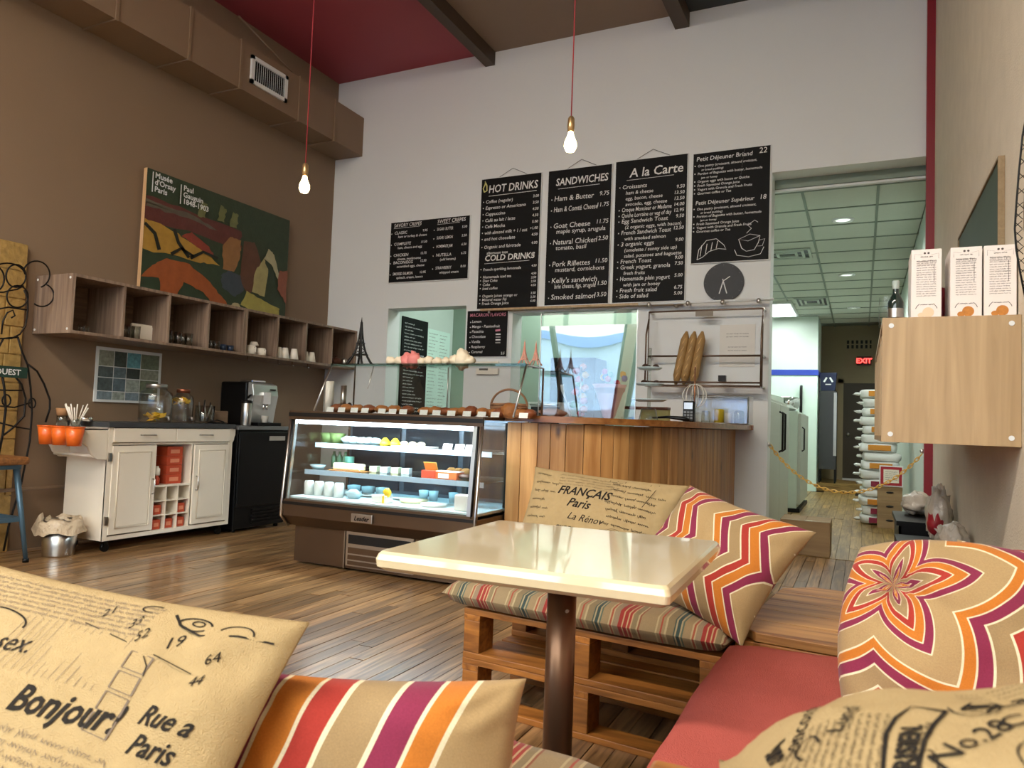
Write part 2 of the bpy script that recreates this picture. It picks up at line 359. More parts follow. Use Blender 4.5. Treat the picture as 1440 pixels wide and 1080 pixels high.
# ------------------------------------------------------------ ceiling, beams, duct
ce = struct(B(XL-0.15, XR+0.15, WY-0.2, YB+0.22, ZC+0.02, ZC+0.12).build('ceiling', m_tan))
for nm, a, b, mt in (('panel', XL, -3.53, m_red), ('panel', -3.53, -1.54, m_tan), ('panel', -1.54, XR, mat('dark ceiling paint', '34383a', 0.6))):
    B(a, b, WY, YB, ZC, ZC+0.02).build(nm, mt, ce)
g_ = MB(); rg = random.Random(3)
for k in range(7): g_.blob((-1.35+0.13*k, 6.15+0.1*rg.random(), ZC-0.004), (0.12, 0.09, 0.006), amp=0.5, seed=k)
g_.build('painted_leaves', mat('leaf green paint', '8fae4e', 0.6, var=0.3, scale=12), ce)
for i, (a, b) in enumerate(((-3.585, -3.475), (-1.6, -1.47))):
    struct(B(a, b, WY, YB-0.001, 4.74, ZC).build('trim_%d' % (i+3), m_beam))
du = thing('air_duct', 'long brown painted square air duct along the top of the brown wall', 'air duct', (-5.12, 0, 3.98))
B(-0.375, 0, WY+0.01, YB-0.001, 0, 0.44).build('duct_body', m_brown, du)
for y in (1.4, 2.2, 2.9, 3.56, 4.22, 4.78, 5.55, 6.1):
    MB().box(-0.375, 0.012, y-0.012, y+0.012, -0.012, 0.45).build('flange', m_brown, du)
MB().tube([(-0.02, 5.6, 0.42), (-0.3, 5.0, 0.85)], 0.008).build('hanger_strap', m_brown, du)
vt = MB(); vy0, vy1, vz0, vz1 = 4.89, 5.36, 0.10, 0.36
vt.box(0, 0.022, vy0, vy1, vz0, vz0+0.035); vt.box(0, 0.022, vy0, vy1, vz1-0.035, vz1); vt.box(0, 0.022, vy0, vy0+0.035, vz0, vz1); vt.box(0, 0.022, vy1-0.035, vy1, vz0, vz1)
vg = thing('air_register', 'white slatted air register on the face of the brown duct', 'vent', (-5.118, 0, 3.98))
vt.build('frame', m_white, vg); B(0.001, 0.004, vy0+0.03, vy1-0.03, vz0+0.03, vz1-0.03).build('backing', m_black, vg)
for k in range(15):
    y = vy0+0.045+k*0.0265; MB().box(-0.001, 0.001, -0.011, 0.011, vz0+0.033, vz1-0.033, Matrix.Rotation(0.9, 3, 'Z'), (0.014, y, 0)).build('slat', m_white, vg)
# red painted pipe at the right end of the back wall
rp = struct(B(0.441, 0.5, YB-0.06, YB, 0, ZC).build('trim_5', mat('dark red gloss paint', '8c2632', 0.35)))
MB().box(0.38, 0.441, YB-0.05, YB-0.01, 4.78, 4.84).cyl((0.42, YB-0.03, 4.6), (0.441, YB-0.03, 4.6), 0.02).build('pipe_clamp', MATS['dark red gloss paint'], rp)
# ------------------------------------------------------------ kitchen and corridor shell
CZ = 3.19
struct(B(-4.9, -0.722, 6.82, 6.83, 2.3, CZ).build('trim_6', m_white))
struct(B(-0.75, 0.52, 6.84, 6.9, 3.19, 3.45).build('trim_7', m_white))
struct(B(-5.05, -4.9, 6.82, 8.5, 0, CZ+.1).build('wall_kitchen_left', m_mint)); struct(B(-5.05, -1.6, 8.4, 8.55, 0, CZ+.1).build('wall_kitchen_back', m_sage))
struct(B(0.52, 0.65, 6.82, 16.2, 0, CZ+.1).build('wall_corridor_right', m_mint))
struct(B(-2.7, -2.55, 8.55, 16.2, 0, CZ+.1).build('wall_corridor_left', m_mint)); struct(B(-2.7, 0.65, 16.0, 16.2, 0, CZ+.1).build('wall_corridor_back', m_khaki))
m_tile = mat('grey green ceiling tile', 'c2c9bd', 0.8, var=0.04, scale=30, bump=0.2, bscale=200)
m_grid = mat('ceiling grid metal', '7c8a7d', 0.5)
c2 = struct(B(-5.05, 0.65, 6.82, 16.2, CZ+0.02, CZ+0.1).build('ceiling_corridor', m_grid)); gr = MB()
T = 0.61; xs = [0.11-T*k for k in range(-1, 9)]
for x in xs: gr.box(x-0.012, x+0.012, 6.9, 16, CZ-0.006, CZ+0.02)
ys = [6.9+T*k for k in range(0, 15)]
for y in ys: gr.box(-5, 0.52, y-0.012, y+0.012, CZ-0.006, CZ+0.02)
gr.build('grid', m_grid, c2)
for i in range(len(xs)-1):
    for y in ys:
        if y+T > 16: continue
        x1, x0 = min(xs[i], 0.52), xs[i+1]
        if y > 9 and x0 < -2.6: continue
        B(x0+0.012, x1-0.012, y+0.012, y+T-0.012, CZ+0.001, CZ+0.012).build('ceiling_tile', m_tile, c2)
m_lamp = mat('lit diffuser', 'ffffff', 0.5, emit='f4fff8', es=4.0)
def troffer(x0, x1, y0, y1, lab):
    t = thing('ceiling_light', lab, 'ceiling light', ((x0+x1)/2, (y0+y1)/2, CZ)); a, b = (x1-x0)/2, (y1-y0)/2
    MB().box(-a-.03, a+.03, -b-.03, -b, -0.05, 0).box(-a-.03, a+.03, b, b+.03, -0.05, 0).box(-a-.03, -a, -b, b, -0.05, 0).box(a, a+.03, -b, b, -0.05, 0).build('frame', m_white, t)
    B(-a, a, -b, b, -0.03, -0.02).build('diffuser', m_lamp, t)
troffer(-1.65, -1.08, 12.7, 14.1, 'bright rectangular ceiling light above the white cold room in the corridor')
troffer(-3.7, -2.3, 7.5, 8.1, 'rectangular ceiling light in the kitchen behind the pass-through')
for x, y, nm in ((-0.19, 7.95, 'round recessed downlight nearest the corridor opening'), (-0.2, 10.75, 'round recessed downlight halfway down the corridor'), (-0.14, 13.6, 'farthest small round downlight of the corridor ceiling')):
    t = thing('downlight', nm, 'ceiling light', (x, y, CZ), group='corridor downlights')
    MB().lathe([(0.07, -0.004), (0.075, -0.012), (0.1, -0.012), (0.105, 0.0)], n=24).build('trim_ring', m_white, t); MB().lathe([(0.0, -0.002), (0.07, -0.003)], n=24).build('lens', mat('dim lens', 'e8f0e4', 0.4, emit='f2fff2', es=0.7), t)
def grille(x0, x1, y0, y1, lab):
    t = thing('ceiling_vent', lab, 'vent', ((x0+x1)/2, (y0+y1)/2, CZ), group='ceiling vents in the corridor'); a, b = (x1-x0)/2, (y1-y0)/2
    B(-a, a, -b, b, -0.004, -0.001).build('backing', m_dark, t); k = 0
    for s in (1.0, 0.72, 0.44):
        fr = MB(); p, q = a*s, b*s; e = 0.03
        fr.box(-p, p, -q, -q+e, -0.02, -0.003).box(-p, p, q-e, q, -0.02, -0.003).box(-p, -p+e, -q+e, q-e, -0.02, -0.003).box(p-e, p, -q+e, q-e, -0.02, -0.003); fr.build('louvre', mat('pale vent metal', 'b9c4b8', 0.5), t)
grille(-1.1, -0.56, 9.05, 9.55, 'square louvred ceiling vent over the grey green refrigerators')
grille(-1.0, -0.5, 12.4, 13.2, 'farther louvred ceiling vent by the bright ceiling light')
# rear door, exit sign, high grille
dr = struct(MB().box(-0.43, -0.33, 15.95, 16.0, 0.15, 2.14).box(0.46, 0.52, 15.95, 16.0, 0.15, 2.14).box(-0.43, 0.52, 15.95, 16.0, 2.06, 2.16).build('door_1', m_khaki))
B(-0.33, 0.46, 15.965, 15.995, 0.19, 2.06).build('door_leaf', mat('dark brown door', '3a2f20', 0.5), dr); MB().blob((-0.24, 15.93, 1.05), (0.035, 0.035, 0.035)).build('door_knob', m_steel, dr); B(-0.33, 0.46, 15.94, 15.99, 0.15, 0.19).build('sill', m_steel, dr)
ex = thing('exit_sign', 'small red lit exit sign above the rear door', 'sign', (0.03, 15.9, 2.50))
B(-0.13, 0.13, 0, 0.09, -0.085, 0.085).build('housing', mat('dark red sign box', '5a1414', 0.4), ex)
tx = MB(); put_text(tx, 'EXIT', lambda a, b: (a, -0.004, b), 0, -0.048, 0.135, bold=0.004, align='CENTER'); tx.build('lettering', mat('lit red letters', 'ff3030', 0.4, emit='ff3a34', es=3.0), ex)
vh = thing('wall_grille', 'dark slatted grille high on the rear corridor wall', 'vent', (-0.08, 15.98, 2.83)); B(-0.24, 0.24, 0, 0.015, -0.08, 0.08).build('backing', m_dark, vh)
for k in range(6): B(-0.24+0.082*k, -0.2+0.082*k, -0.012, 0, -0.08, 0.08).build('bar', m_khaki, vh)
B(-0.25, 0.25, -0.014, 0, -0.01, 0.01).build('crossbar', m_khaki, vh)
# pipe along the foot of the brown wall
struct(MB().cyl((-5.44, WY, 0.44), (-5.44, 6.5, 0.44), 0.014, n=10).build('trim_8', m_brown))
# ============================================================ corridor contents
m_fridge = mat('grey green enamel', 'b6baae', 0.4, var=0.03); m_fr2 = mat('pale mint enamel', 'c9d6c8', 0.4)
t = thing('refrigerator', 'grey green two-door refrigerator nearest the corridor opening', 'refrigerator', (-0.74, 6.9, 0))
B(-0.7, -0.03, 0, 2.0, 0.06, 1.37).build('cabinet', m_fridge, t, bevel=0.01)
MB().prism([(0.0, 1.37), (2.0, 1.37), (1.9, 1.44), (0.1, 1.40)], 0, -0.6, -0.06).build('hood', m_fr2, t)
for a, b in ((0.02, 0.98), (1.0, 1.98)):
    d = B(-0.03, 0.0, a, b, 0.12, 1.33).build('door', m_fridge, t, bevel=0.008); yy = b-0.12 if a < 0.5 else a+0.12
    MB().tube([(0.0, yy, 0.85), (0.035, yy, 0.87), (0.035, yy, 1.23), (0.0, yy, 1.25)], 0.011).build('handle', m_dark, d)
for y in (0.1, 1.9): MB().cyl((-0.35, y, 0), (-0.35, y, 0.06), 0.025).build('foot', m_dark, t)
t = thing('refrigerator', 'pale mint upright refrigerator farther in, beyond the grey green one', 'refrigerator', (-0.74, 10.4, 0))
B(-0.75, -0.02, 0, 1.5, 0.05, 1.33).build('cabinet', m_fr2, t, bevel=0.01); B(-0.02, 0.02, 0.02, 1.48, 0.1, 1.3).build('door', m_fridge, t, bevel=0.008); B(-0.75, 0.02, 0.0, 1.5, 0, 0.05).build('plinth', m_dark, t)
MB().tube([(0.02, 0.2, 0.8), (0.05, 0.2, 0.82), (0.05, 0.2, 1.1), (0.02, 0.2, 1.12)], 0.01).build('handle', m_dark, t)
t = thing('cold_room', 'tall white cold room with a blue stripe near its top, deep in the corridor', 'cold room', (-1.5, 14.4, 0))
B(-0.9, 0.77, 0, 1.2, 0, 2.1).build('cabinet', mat('white mint panel', 'd9efe4', 0.4), t); B(-0.91, 0.78, -0.02, 1.21, 2.1, 2.2).build('blue_stripe', mat('blue band', '2f45a8', 0.5), t)
B(-0.9, 0.77, 0, 1.2, 2.2, CZ-0.01).build('upper_panel', m_mint, t); MB().tube([(0.5, -0.02, 1.2), (0.5, -0.06, 1.25), (0.5, -0.06, 1.85), (0.5, -0.02, 1.9)], 0.025).build('handle', m_dark, t)
tag(MB().lathe([(0, 0), (0.09, 0), (0.16, 0.08), (0.16, 0.18), (0.12, 0.2), (0, 0.2)]).build('steel_bowl', m_chrome, loc=(-0.92, 10.75, 1.33)), 'shiny steel bowl on the pale mint refrigerator', 'bowl')
t = thing('utility_rack', 'tall dark metal rack standing by the cold room', 'rack', (-0.56, 14.9, 0.15))
for x in (-0.13, 0.13):
    for y in (-0.25, 0.25): B(x-0.015, x+0.015, y-0.015, y+0.015, 0, 1.68).build('post', m_dark, t)
for k in range(10): B(-0.12, 0.12, -0.24, 0.24, 0.3+0.14*k, 0.32+0.14*k).build('shelf', mat('grey tray metal', '5b5c5e', 0.4, 0.7), t)
B(-0.14, 0.145, -0.27, -0.255, 0.25, 1.68).build('front_panel', mat('dark grey sheet', '4a4a4c', 0.4, 0.5), t); B(0.1, 0.15, -0.285, -0.27, 0.5, 1.65).build('edge_strip', m_steel, t)
t = thing('recycling_bin', 'navy recycling bin with a white arrow triangle on top of the dark rack', 'bin', (-0.56, 14.86, 1.84))
MB().prism([(-0.13, 0), (0.11, 0), (0.14, 0.33), (-0.14, 0.33)], 1, -0.17, 0.17).build('body', mat('navy plastic', '1a2340', 0.5), t)
tr = MB()
for k in range(3):
    a0 = PI/2+k*2*PI/3; p = [(0.075*math.cos(a0+d), 0.075*math.sin(a0+d)) for d in (0.35, 2*PI/3-0.35)]
    ribbon(tr, [p[0], ((p[0][0]+p[1][0])/2, (p[0][1]+p[1][1])/2), p[1]], 0.03, lambda a, b: (a, -0.175, b+0.17))
tr.build('arrow_triangle', m_white, t)
# flour bags
m_bag = mat('white woven bag', 'e6e8e4', 0.6, var=0.05, scale=20, bump=0.2, bscale=40); m_or = mat('orange print', 'd08a2c', 0.6); m_mar = mat('maroon print', '8e2740', 0.6)
for k in range(15):
    s = random.Random(k+40); z = 0.055+k*0.106; xo = 0.2+0.02*math.sin(k*2.1)
    o = MB().blob((0, 0, 0), (0.205, 0.28, 0.0545), n=20, m_=12, amp=0.10, seed=k, freq=2.2, sq=0.34)
    h = 'fourteen' 
    col = 'maroon' if k in (0, 1, 4) else 'orange'
    ob = o.build('flour_bag', m_bag, loc=(xo, 9.95, z))
    nm = {0: 'bottom', 14: 'topmost'}.get(k, ORD[k]+' from the floor')
    tag(ob, 'white flour bag with %s print, %s of the tall bag stack%s' % (col, nm, '' if k else ' on the corridor floor'), 'flour bag', 'flour bags stacked in the corridor')
    B(-0.11, 0.13, -0.305, -0.29, -0.03, 0.033).build('printed_label', m_mar if k in (0, 1, 4) else m_or, ob, bevel=0.004) if k % 2 == 0 or k in (1,) else None
    MB().blob((-0.225, -0.16, 0), (0.05, 0.05, 0.018), amp=0.6, seed=k+9, n=8, m_=5).build('bag_ear', m_bag, ob)
m_card = wood('corrugated cardboard', 'a18560', '8c7050', 0, rough=0.8, knots=False, rand=0.1, freq=6)
for k in range(3):
    t = thing('storage_carton', 'brown carton with oval hand hole, %s of three by the mint corridor wall' % ('bottom', 'middle', 'top')[k], 'box', (0.3, 9.45, 0.158*k), group='cartons by the corridor wall')
    B(-0.125, 0.125, 0, 0.26, 0.0, 0.156).build('body', m_card, t); B(-0.127, 0.127, -0.003, 0.263, 0.115, 0.156).build('lid', m_card, t)
    MB().blob((0, -0.004, 0.09), (0.04, 0.004, 0.012)).build('hand_hole', m_dark, t)
t = thing('framed_notice', 'small notice in a red and white frame on top of the carton stack', 'picture', (0.31, 9.42, 0.476))
B(-0.12, 0.12, 0, 0.015, 0, 0.235).build('frame', m_white, t); MB().box(-0.108, 0.108, -0.004, 0, 0.012, 0.222).build('mat_board', mat('red mat', 'a3222f', 0.6), t); B(-0.078, 0.078, -0.007, -0.004, 0.042, 0.192).build('paper', m_cream, t)
tx = MB(); rg = random.Random(5)
for k in range(5): scrawl(tx, -0.06, 0.075+0.022*k, 0.12, 0.012, lambda a, b: (a, -0.009, b), rg, 0.002)
tx.build('lettering', m_dark, t)
# cardboard box just beyond the opening
t = thing('cardboard_box', 'closed brown cardboard box with clear tape on the floor past the white wall edge', 'box', (-0.63, 6.85, 0))
B(0, 0.40, 0, 0.42, 0, 0.29).build('carton', m_card, t, bevel=0.004); B(-0.001, 0.2-0.002, -0.0015, 0.421, 0.29, 0.294).build('flap', m_card, t); B(0.202, 0.401, -0.0015, 0.421, 0.29, 0.294).build('flap', m_card, t)
MB().box(-0.002, 0.402, 0.0, 0.03, 0.2945, 0.2955).build('tape', mat('packing tape', 'd8c8a8', 0.2, coat=0.5), t)
# yellow chain across the opening
ch = thing('plastic_chain', 'yellow plastic chain hung across the corridor opening', 'chain', (0, YB+0.03, 0)); pts = []
def chz(x): q = (x+0.13)/0.575; return 0.575+0.36*(math.cosh(q*1.3)-1)/(math.cosh(1.3)-1)
x = -0.705; P_ = [(x, chz(x))]
while x < 0.425:
    dx = 0.001; L = 0
    while L < 0.034 and x < 0.44: L += math.hypot(dx, chz(x+dx)-chz(x)); x += dx
    P_.append((x, chz(x)))
m_chain = mat('yellow plastic', 'e0b354', 0.4)
for i in range(len(P_)-1):
    (a, za), (b, zb) = P_[i], P_[i+1]; cx, cz = (a+b)/2, (za+zb)/2; an = math.atan2(zb-za, b-a); pts = []
    for k in range(12):
        q = 2*PI*k/12; u_, v_ = 0.026*math.cos(q), 0.011*math.sin(q)
        y_, w2 = (v_, 0) if i % 2 else (0, v_)
        pts.append((u_*math.cos(an)-w2*math.sin(an), y_, u_*math.sin(an)+w2*math.cos(an)))
    MB().tube(pts, 0.004, 6, True).build('link', m_chain, ch, loc=(cx, 0, cz))
for x in (-0.715, 0.435): MB().blob((x, 0, 0.94), (0.02, 0.012, 0.02)).build('hook', m_steel, ch)
# bags and black tray against the right wall
t = thing('black_crate', 'black plastic crate leaning by the red pipe', 'crate', (0.33, 5.9, 0))
MB().box(-0.1, 0.12, -0.35, 0.35, 0.0, 0.02).box(-0.1, -0.085, -0.35, 0.35, 0.02, 0.46).box(0.105, 0.12, -0.35, 0.35, 0.02, 0.46).box(-0.1, 0.12, -0.35, -0.335, 0.02, 0.46).box(-0.1, 0.12, 0.335, 0.35, 0.02, 0.46).build('body', m_black, t)
MB().box(-0.115, 0.135, -0.365, 0.365, 0.46, 0.49).build('rim', m_black, t)
m_poly = mat('crinkled clear plastic', 'cfc4b6', 0.25, var=0.12, scale=25, bump=0.9, bscale=30, coat=0.4); m_bred = mat('red printed film', 'a52a34', 0.35)
def bag(lab, x, y, z, r, seed, cm):
    o = MB().blob((0, 0, 0), r, n=28, m_=18, amp=0.30, seed=seed, freq=3.4).build('plastic_bag', m_poly, loc=(x, y, z)); tag(o, lab, 'bag', 'plastic bags by the right wall')
    MB().blob((-0.02, -r[1]*0.45, -r[2]*0.2), (r[0]*0.75, r[1]*0.6, r[2]*0.45), n=14, m_=9, amp=0.4, seed=seed+3).build('printed_panel', cm, o)
tag(B(0.2, 0.48, 3.9, 5.4, 0, 0.42).build('low_shelf', m_dark), 'low dark shelf along the right wall under the plastic bags', 'shelf')
bag('tall clear plastic bag with red print leaning on the right wall', 0.41, 4.95, 0.60, (0.065, 0.13, 0.165), 1, m_bred)
bag('plastic bag with orange print, nearest of the bags by the right wall', 0.42, 4.25, 0.53, (0.065, 0.13, 0.10), 5, m_or)
bag('crumpled clear bag on the black crate by the red pipe', 0.37, 6.1, 0.57, (0.1, 0.16, 0.08), 9, m_poly)
# ============================================================ right wall: cubby shelf, boxes, green board, net
m_oak = wood('pale oak laminate', 'bfa27a', 'a68a64', 2, rough=0.45, freq=9, knots=False, rand=0.04)
def cubbies(name, lab, x_wall, x_front, y0, y1, z0, z1, n, mt, inner, grp=None, screws=True):
    s = 1 if x_front > x_wall else -1; t = thing(name, lab, 'shelf', (x_wall, y0, z0), group=grp); D = abs(x_front-x_wall); L = y1-y0; H = z1-z0; tk = 0.022
    def bx(a, b, c, d, e, f): return B(min(a*s, b*s), max(a*s, b*s), c, d, e, f)
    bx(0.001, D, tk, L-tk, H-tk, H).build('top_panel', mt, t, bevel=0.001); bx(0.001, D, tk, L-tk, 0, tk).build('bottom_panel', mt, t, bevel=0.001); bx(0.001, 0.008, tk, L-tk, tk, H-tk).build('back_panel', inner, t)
    for k in range(n+1):
        y = k*(L-tk)/n; o = bx(0.001, D-(0 if k in (0, n) else 0.002), y, y+tk-0.0004*(0 < k < n), tk if 0 < k < n else 0.0, H-tk if 0 < k < n else H).build('side_panel' if k in (0, n) else 'divider', mt, t, bevel=0.001)
    if screws:
        for a in (0.03, D-0.03):
            for z in (0.03, H-0.03): MB().cyl((a*s, -0.003, z), (a*s, 0.002, z), 0.009, n=12).build('screw_cap', m_white, t)
    return t
cubbies('cubby_shelf', 'pale oak cubby shelf on the beige right wall', XR, 0.066, 3.05, 4.65, 1.027, 1.488, 4, m_oak, m_oak)
# cookie boxes
m_box = mat('white carton', 'efe6e0', 0.5, var=0.01); m_prn = mat('grey print ink', '554b48', 0.6); m_cook = mat('baked cookie print', 'c47f35', 0.6, var=0.35, scale=60)
for k, (x0, lab) in enumerate(((0.163, 'white cookie carton with a pale cookie picture, leftmost on the oak shelf'), (0.290, 'middle white cookie carton with an orange cookie picture on the oak shelf'), (0.395, 'rightmost white cookie carton on the oak shelf, against the wall'))):
    t = thing('cookie_carton', lab, 'box', (x0, 3.11, 1.489), group='cookie cartons on the oak shelf'); wd, H = 0.099, 0.262
    B(0, wd, 0, 0.2, 0, H).build('carton', m_box, t, bevel=0.0015); tx = MB(); rg = random.Random(k); fn = lambda a, b: (a, -0.0008, b)
    for q in range(17):
        if 0.088+q*0.0088 > H-0.035: break
        scrawl(tx, 0.017, 0.085+q*0.0088, 0.064, 0.005, fn, rg, 0.0009)
    ribbon(tx, [(0.017, 0.205), (0.08, 0.205)], 0.0012, fn); ribbon(tx, [(0.017, 0.168), (0.08, 0.168)], 0.0008, fn); ribbon(tx, [(0.0745, 0.205), (0.0745, 0.13)], 0.001, fn)
    ribbon(tx, arc(0.05, 0.03, 0.036, 0.033, 0.25, 0.9, 8), 0.002, fn); ribbon(tx, arc(0.05, 0.03, 0.036, 0.033, PI-0.9, PI-0.25, 8), 0.002, fn); scrawl(tx, 0.03, 0.052, 0.042, 0.006, fn, rg, 0.0014)
    for q in (-0.006, 0.006): tx.add([fn(0.05+q+0.004*math.cos(a), 0.247+0.004*math.sin(a)) for a in [PI*2*i/8 for i in range(8)]], [tuple(range(8))])
    scrawl(tx, 0.03, 0.232, 0.04, 0.006, fn, rg, 0.0013); ribbon(tx, [(0.01, 0.225), (0.01, 0.245), (0.035, 0.24)], 0.0007, fn); ribbon(tx, [(0.089, 0.225), (0.089, 0.245), (0.065, 0.24)], 0.0007, fn)
    put_text(tx, ('Nutrition Facts'), fn, 0.05, 0.213, 0.0105, align='CENTER'); stuff(tx.build('printed_text', m_prn, t))
    ck = MB(); ck.add([(0.056+0.019*math.cos(a), -0.0012, 0.024+0.019*math.sin(a)) for a in [2*PI*i/20 for i in range(20)]], [tuple(range(20))]); ck.add([(0.034+0.012*math.cos(a), -0.0010, 0.014+0.010*math.sin(a)) for a in [2*PI*i/16 for i in range(16)]], [tuple(range(16))])
    ck.build('cookie_picture', mat('pale cookie print', 'e9cfae', 0.6) if k == 0 else m_cook, t)
t = thing('glass_bottle', 'dark glass bottle with a pale label at the left end of the oak shelf', 'bottle', (0.115, 3.2, 1.488))
MB().lathe([(0, 0), (0.027, 0), (0.028, 0.01), (0.028, 0.08), (0.02, 0.1), (0.011, 0.115), (0.011, 0.135)], n=20).build('body', mat('dark bottle glass', '1b2a26', 0.08, coat=0.6), t); MB().lathe([(0.012, 0.133), (0.013, 0.165), (0, 0.166)], n=16).build('cap', mat('grey cap', 'a4afa8', 0.4), t); MB().lathe([(0.0285, 0.02), (0.0285, 0.055)], n=20).build('label', m_steel, t)
tag(MB().lathe([(0, 0), (0.016, 0), (0.02, 0.05), (0.012, 0.10), (0.022, 0.12), (0.012, 0.15), (0, 0.155)], n=14).build('red_candle', m_bred, loc=(0.282, 3.33, 1.489)), 'small dark red candle between the first two cookie cartons', 'candle')
tag(MB().lathe([(0, 0), (0.03, 0), (0.032, 0.09), (0.03, 0.12)], n=16).build('clear_jar', m_clear, loc=(0.09, 3.32, 1.489)), 'clear empty glass jar behind the dark bottle on the oak shelf', 'jar')
t = thing('green_board', 'dark green chalkboard in a thin frame on the beige right wall', 'chalkboard', (XR, 3.4, 1.52))
B(-0.018, -0.002, 0, 1.33, 0, 0.64).build('slate', mat('dark green slate', '46564c', 0.55, var=0.12, scale=5), t)
MB().box(-0.024, -0.001, -0.012, 0, -0.01, 0.65).box(-0.024, -0.001, 1.33, 1.342, -0.01, 0.65).box(-0.024, -0.001, 0, 1.33, 0.64, 0.65).box(-0.024, -0.001, 0, 1.33, -0.01, 0).build('frame', wood('thin frame wood', 'a58c66', '8c7350', 1, knots=False), t)
# black net bag hanging at the far right
p = [on(x, y, 1, 2.75) for x, y in ((1446, 150), (1438, 190), (1433, 240), (1429, 290), (1427, 322), (1429, 350), (1435, 385), (1444, 430))]
t = thing('net_bag', 'black netted cord hanging down the right wall at the photo edge', 'net', p[4]); L0 = p[4]
MB().tube([q-L0 for q in p], 0.003).build('edge_cord', m_black, t)
MB().tube([q-L0+Vector((0.012+0.004*i, 0.01, 0)) for i, q in enumerate(p)], 0.003).build('inner_cord', m_black, t); nb = MB()
for i in range(34):
    q = i/34*(len(p)-1); a = int(q); c_ = p[a].lerp(p[min(a+1, len(p)-1)], q-a)-L0; nb.tube([c_, c_+Vector((0.02, 0.008, 0.02 if i % 2 else -0.02))], 0.0012, 5)
stuff(nb.build('netting', m_black, t))
# ============================================================ left wall
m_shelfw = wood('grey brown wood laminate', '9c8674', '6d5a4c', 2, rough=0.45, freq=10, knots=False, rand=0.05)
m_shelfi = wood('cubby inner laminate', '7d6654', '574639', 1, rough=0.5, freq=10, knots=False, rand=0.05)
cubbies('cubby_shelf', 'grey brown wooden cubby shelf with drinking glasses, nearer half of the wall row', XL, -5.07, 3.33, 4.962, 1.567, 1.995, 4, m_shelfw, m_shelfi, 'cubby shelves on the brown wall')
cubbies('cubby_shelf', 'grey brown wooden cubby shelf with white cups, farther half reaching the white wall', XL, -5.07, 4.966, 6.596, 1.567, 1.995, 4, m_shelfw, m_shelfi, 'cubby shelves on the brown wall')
ZS = 1.5895
def cup(name, lab, cat, px, r0, r1, h, mt, grp, x=-5.14, inv=False, handle=False, z=ZS):
    q = on(px, 470, 0, x); pr = [(0, 0), (r0, 0), (r1, h), (r1-0.003, h), (r0-0.003, 0.004), (0, 0.004)]
    if inv: pr = [(0, h), (r0, h), (r1, 0), (r1-0.003, 0)]
    o = MB().lathe(pr, n=18).build(name, mt, loc=(x, q.y, z)); tag(o, lab, cat, grp)
    if handle: MB().tube([(0.03, 0, h*0.8), (0.06, 0, h*0.75), (0.06, 0, h*0.3), (0.03, 0, h*0.2)], 0.005).build('handle', mt, o)
    return o
m_tumb = glass('tumbler glass', (0.86, 0.88, 0.86, 1), 0.03, 2.6)
m_cupw = mat('white glazed china', 'efe9dc', 0.25, coat=0.3); m_navy = mat('dark blue glaze', '26344a', 0.3)
k = 0
for cub, L_ in (('first', (114, 120)), ('second', (176, 183, 191)), ('third', (237, 244, 251, 258, 266)), ('fourth', (293, 299, 305))):
    for i, px in enumerate(L_):
        cup('drinking_glass', 'clear drinking glass, %s from the left in the %s cubby' % (ORD[i], cub), 'glass', px, 0.022 if cub == 'first' else 0.03, 0.033 if cub != 'first' else 0.024, (0.05, 0.10, 0.105, 0.075)[('first', 'second', 'third', 'fourth').index(cub)], m_tumb, 'glasses in the cubbies', x=-5.12-0.05*(i % 2))
for i, px in enumerate((315, 325)): cup('cup', 'small dark blue cup, %s one in the fourth cubby' % ('left', 'right')[i], 'cup', px, 0.028, 0.03, 0.055, m_navy, 'cups in the cubbies')
for i, (px, h) in enumerate(((354, 0.085), (368, 0.07))): cup('mug', 'squat white mug, %s one in the fifth cubby' % ('left', 'right')[i], 'mug', px, 0.052, 0.042, h, m_cupw, 'cups in the cubbies', handle=True)
cup('mug', 'white mug stacked on top of the two mugs in the fifth cubby', 'mug', 358, 0.045, 0.03, 0.035, m_cupw, 'cups in the cubbies', x=-5.15, z=ZS+0.087)
for i, px in enumerate((393, 402, 415)): cup('cup', 'white upturned cup, %s from the left in the sixth cubby' % ORD[i], 'cup', px, 0.028, 0.045, 0.105, m_cupw, 'cups in the cubbies', inv=True, x=-5.13+0.02*i)
for i, px in enumerate((431, 440)): cup('cup', 'white upturned cup, %s one in the seventh cubby' % ('left', 'right')[i], 'cup', px, 0.025, 0.042, 0.10, m_cupw, 'cups in the cubbies', inv=True, x=-5.13+0.02*i)
q = on(204, 455, 0, -5.2)
o = tag(B(-0.012, 0.012, -0.11, 0.11, 0, 0.14).build('china_tray', m_cupw, loc=(-5.26, q.y+0.03, ZS), bevel=0.01), 'square white china dish standing upright in the second cubby', 'dish'); B(0.012, 0.016, -0.09, 0.09, 0.02, 0.12).build('inner_face', m_cupw, o)
o = tag(MB().blob((0, 0, 0.05), (0.06, 0.07, 0.05)).build('teapot', mat('brown glaze', '6b4232', 0.3), loc=(-5.2, on(473, 495, 0, -5.2).y, ZS)), 'small brown teapot in the last cubby by the white wall', 'teapot')
MB().blob((0, 0, 0.105), (0.012, 0.012, 0.012)).build('lid_knob', MATS['brown glaze'], o); MB().tube([(0.02, -0.06, 0.05), (0.02, -0.1, 0.09)], 0.008).build('spout', MATS['brown glaze'], o)
tag(MB().lathe([(0, 0), (0.028, 0), (0.03, 0.07), (0.015, 0.09), (0, 0.09)], n=14).build('sugar_shaker', m_steel, loc=(-5.12, on(485, 495, 0, -5.12).y, ZS)), 'small steel shaker beside the teapot in the last cubby', 'shaker')
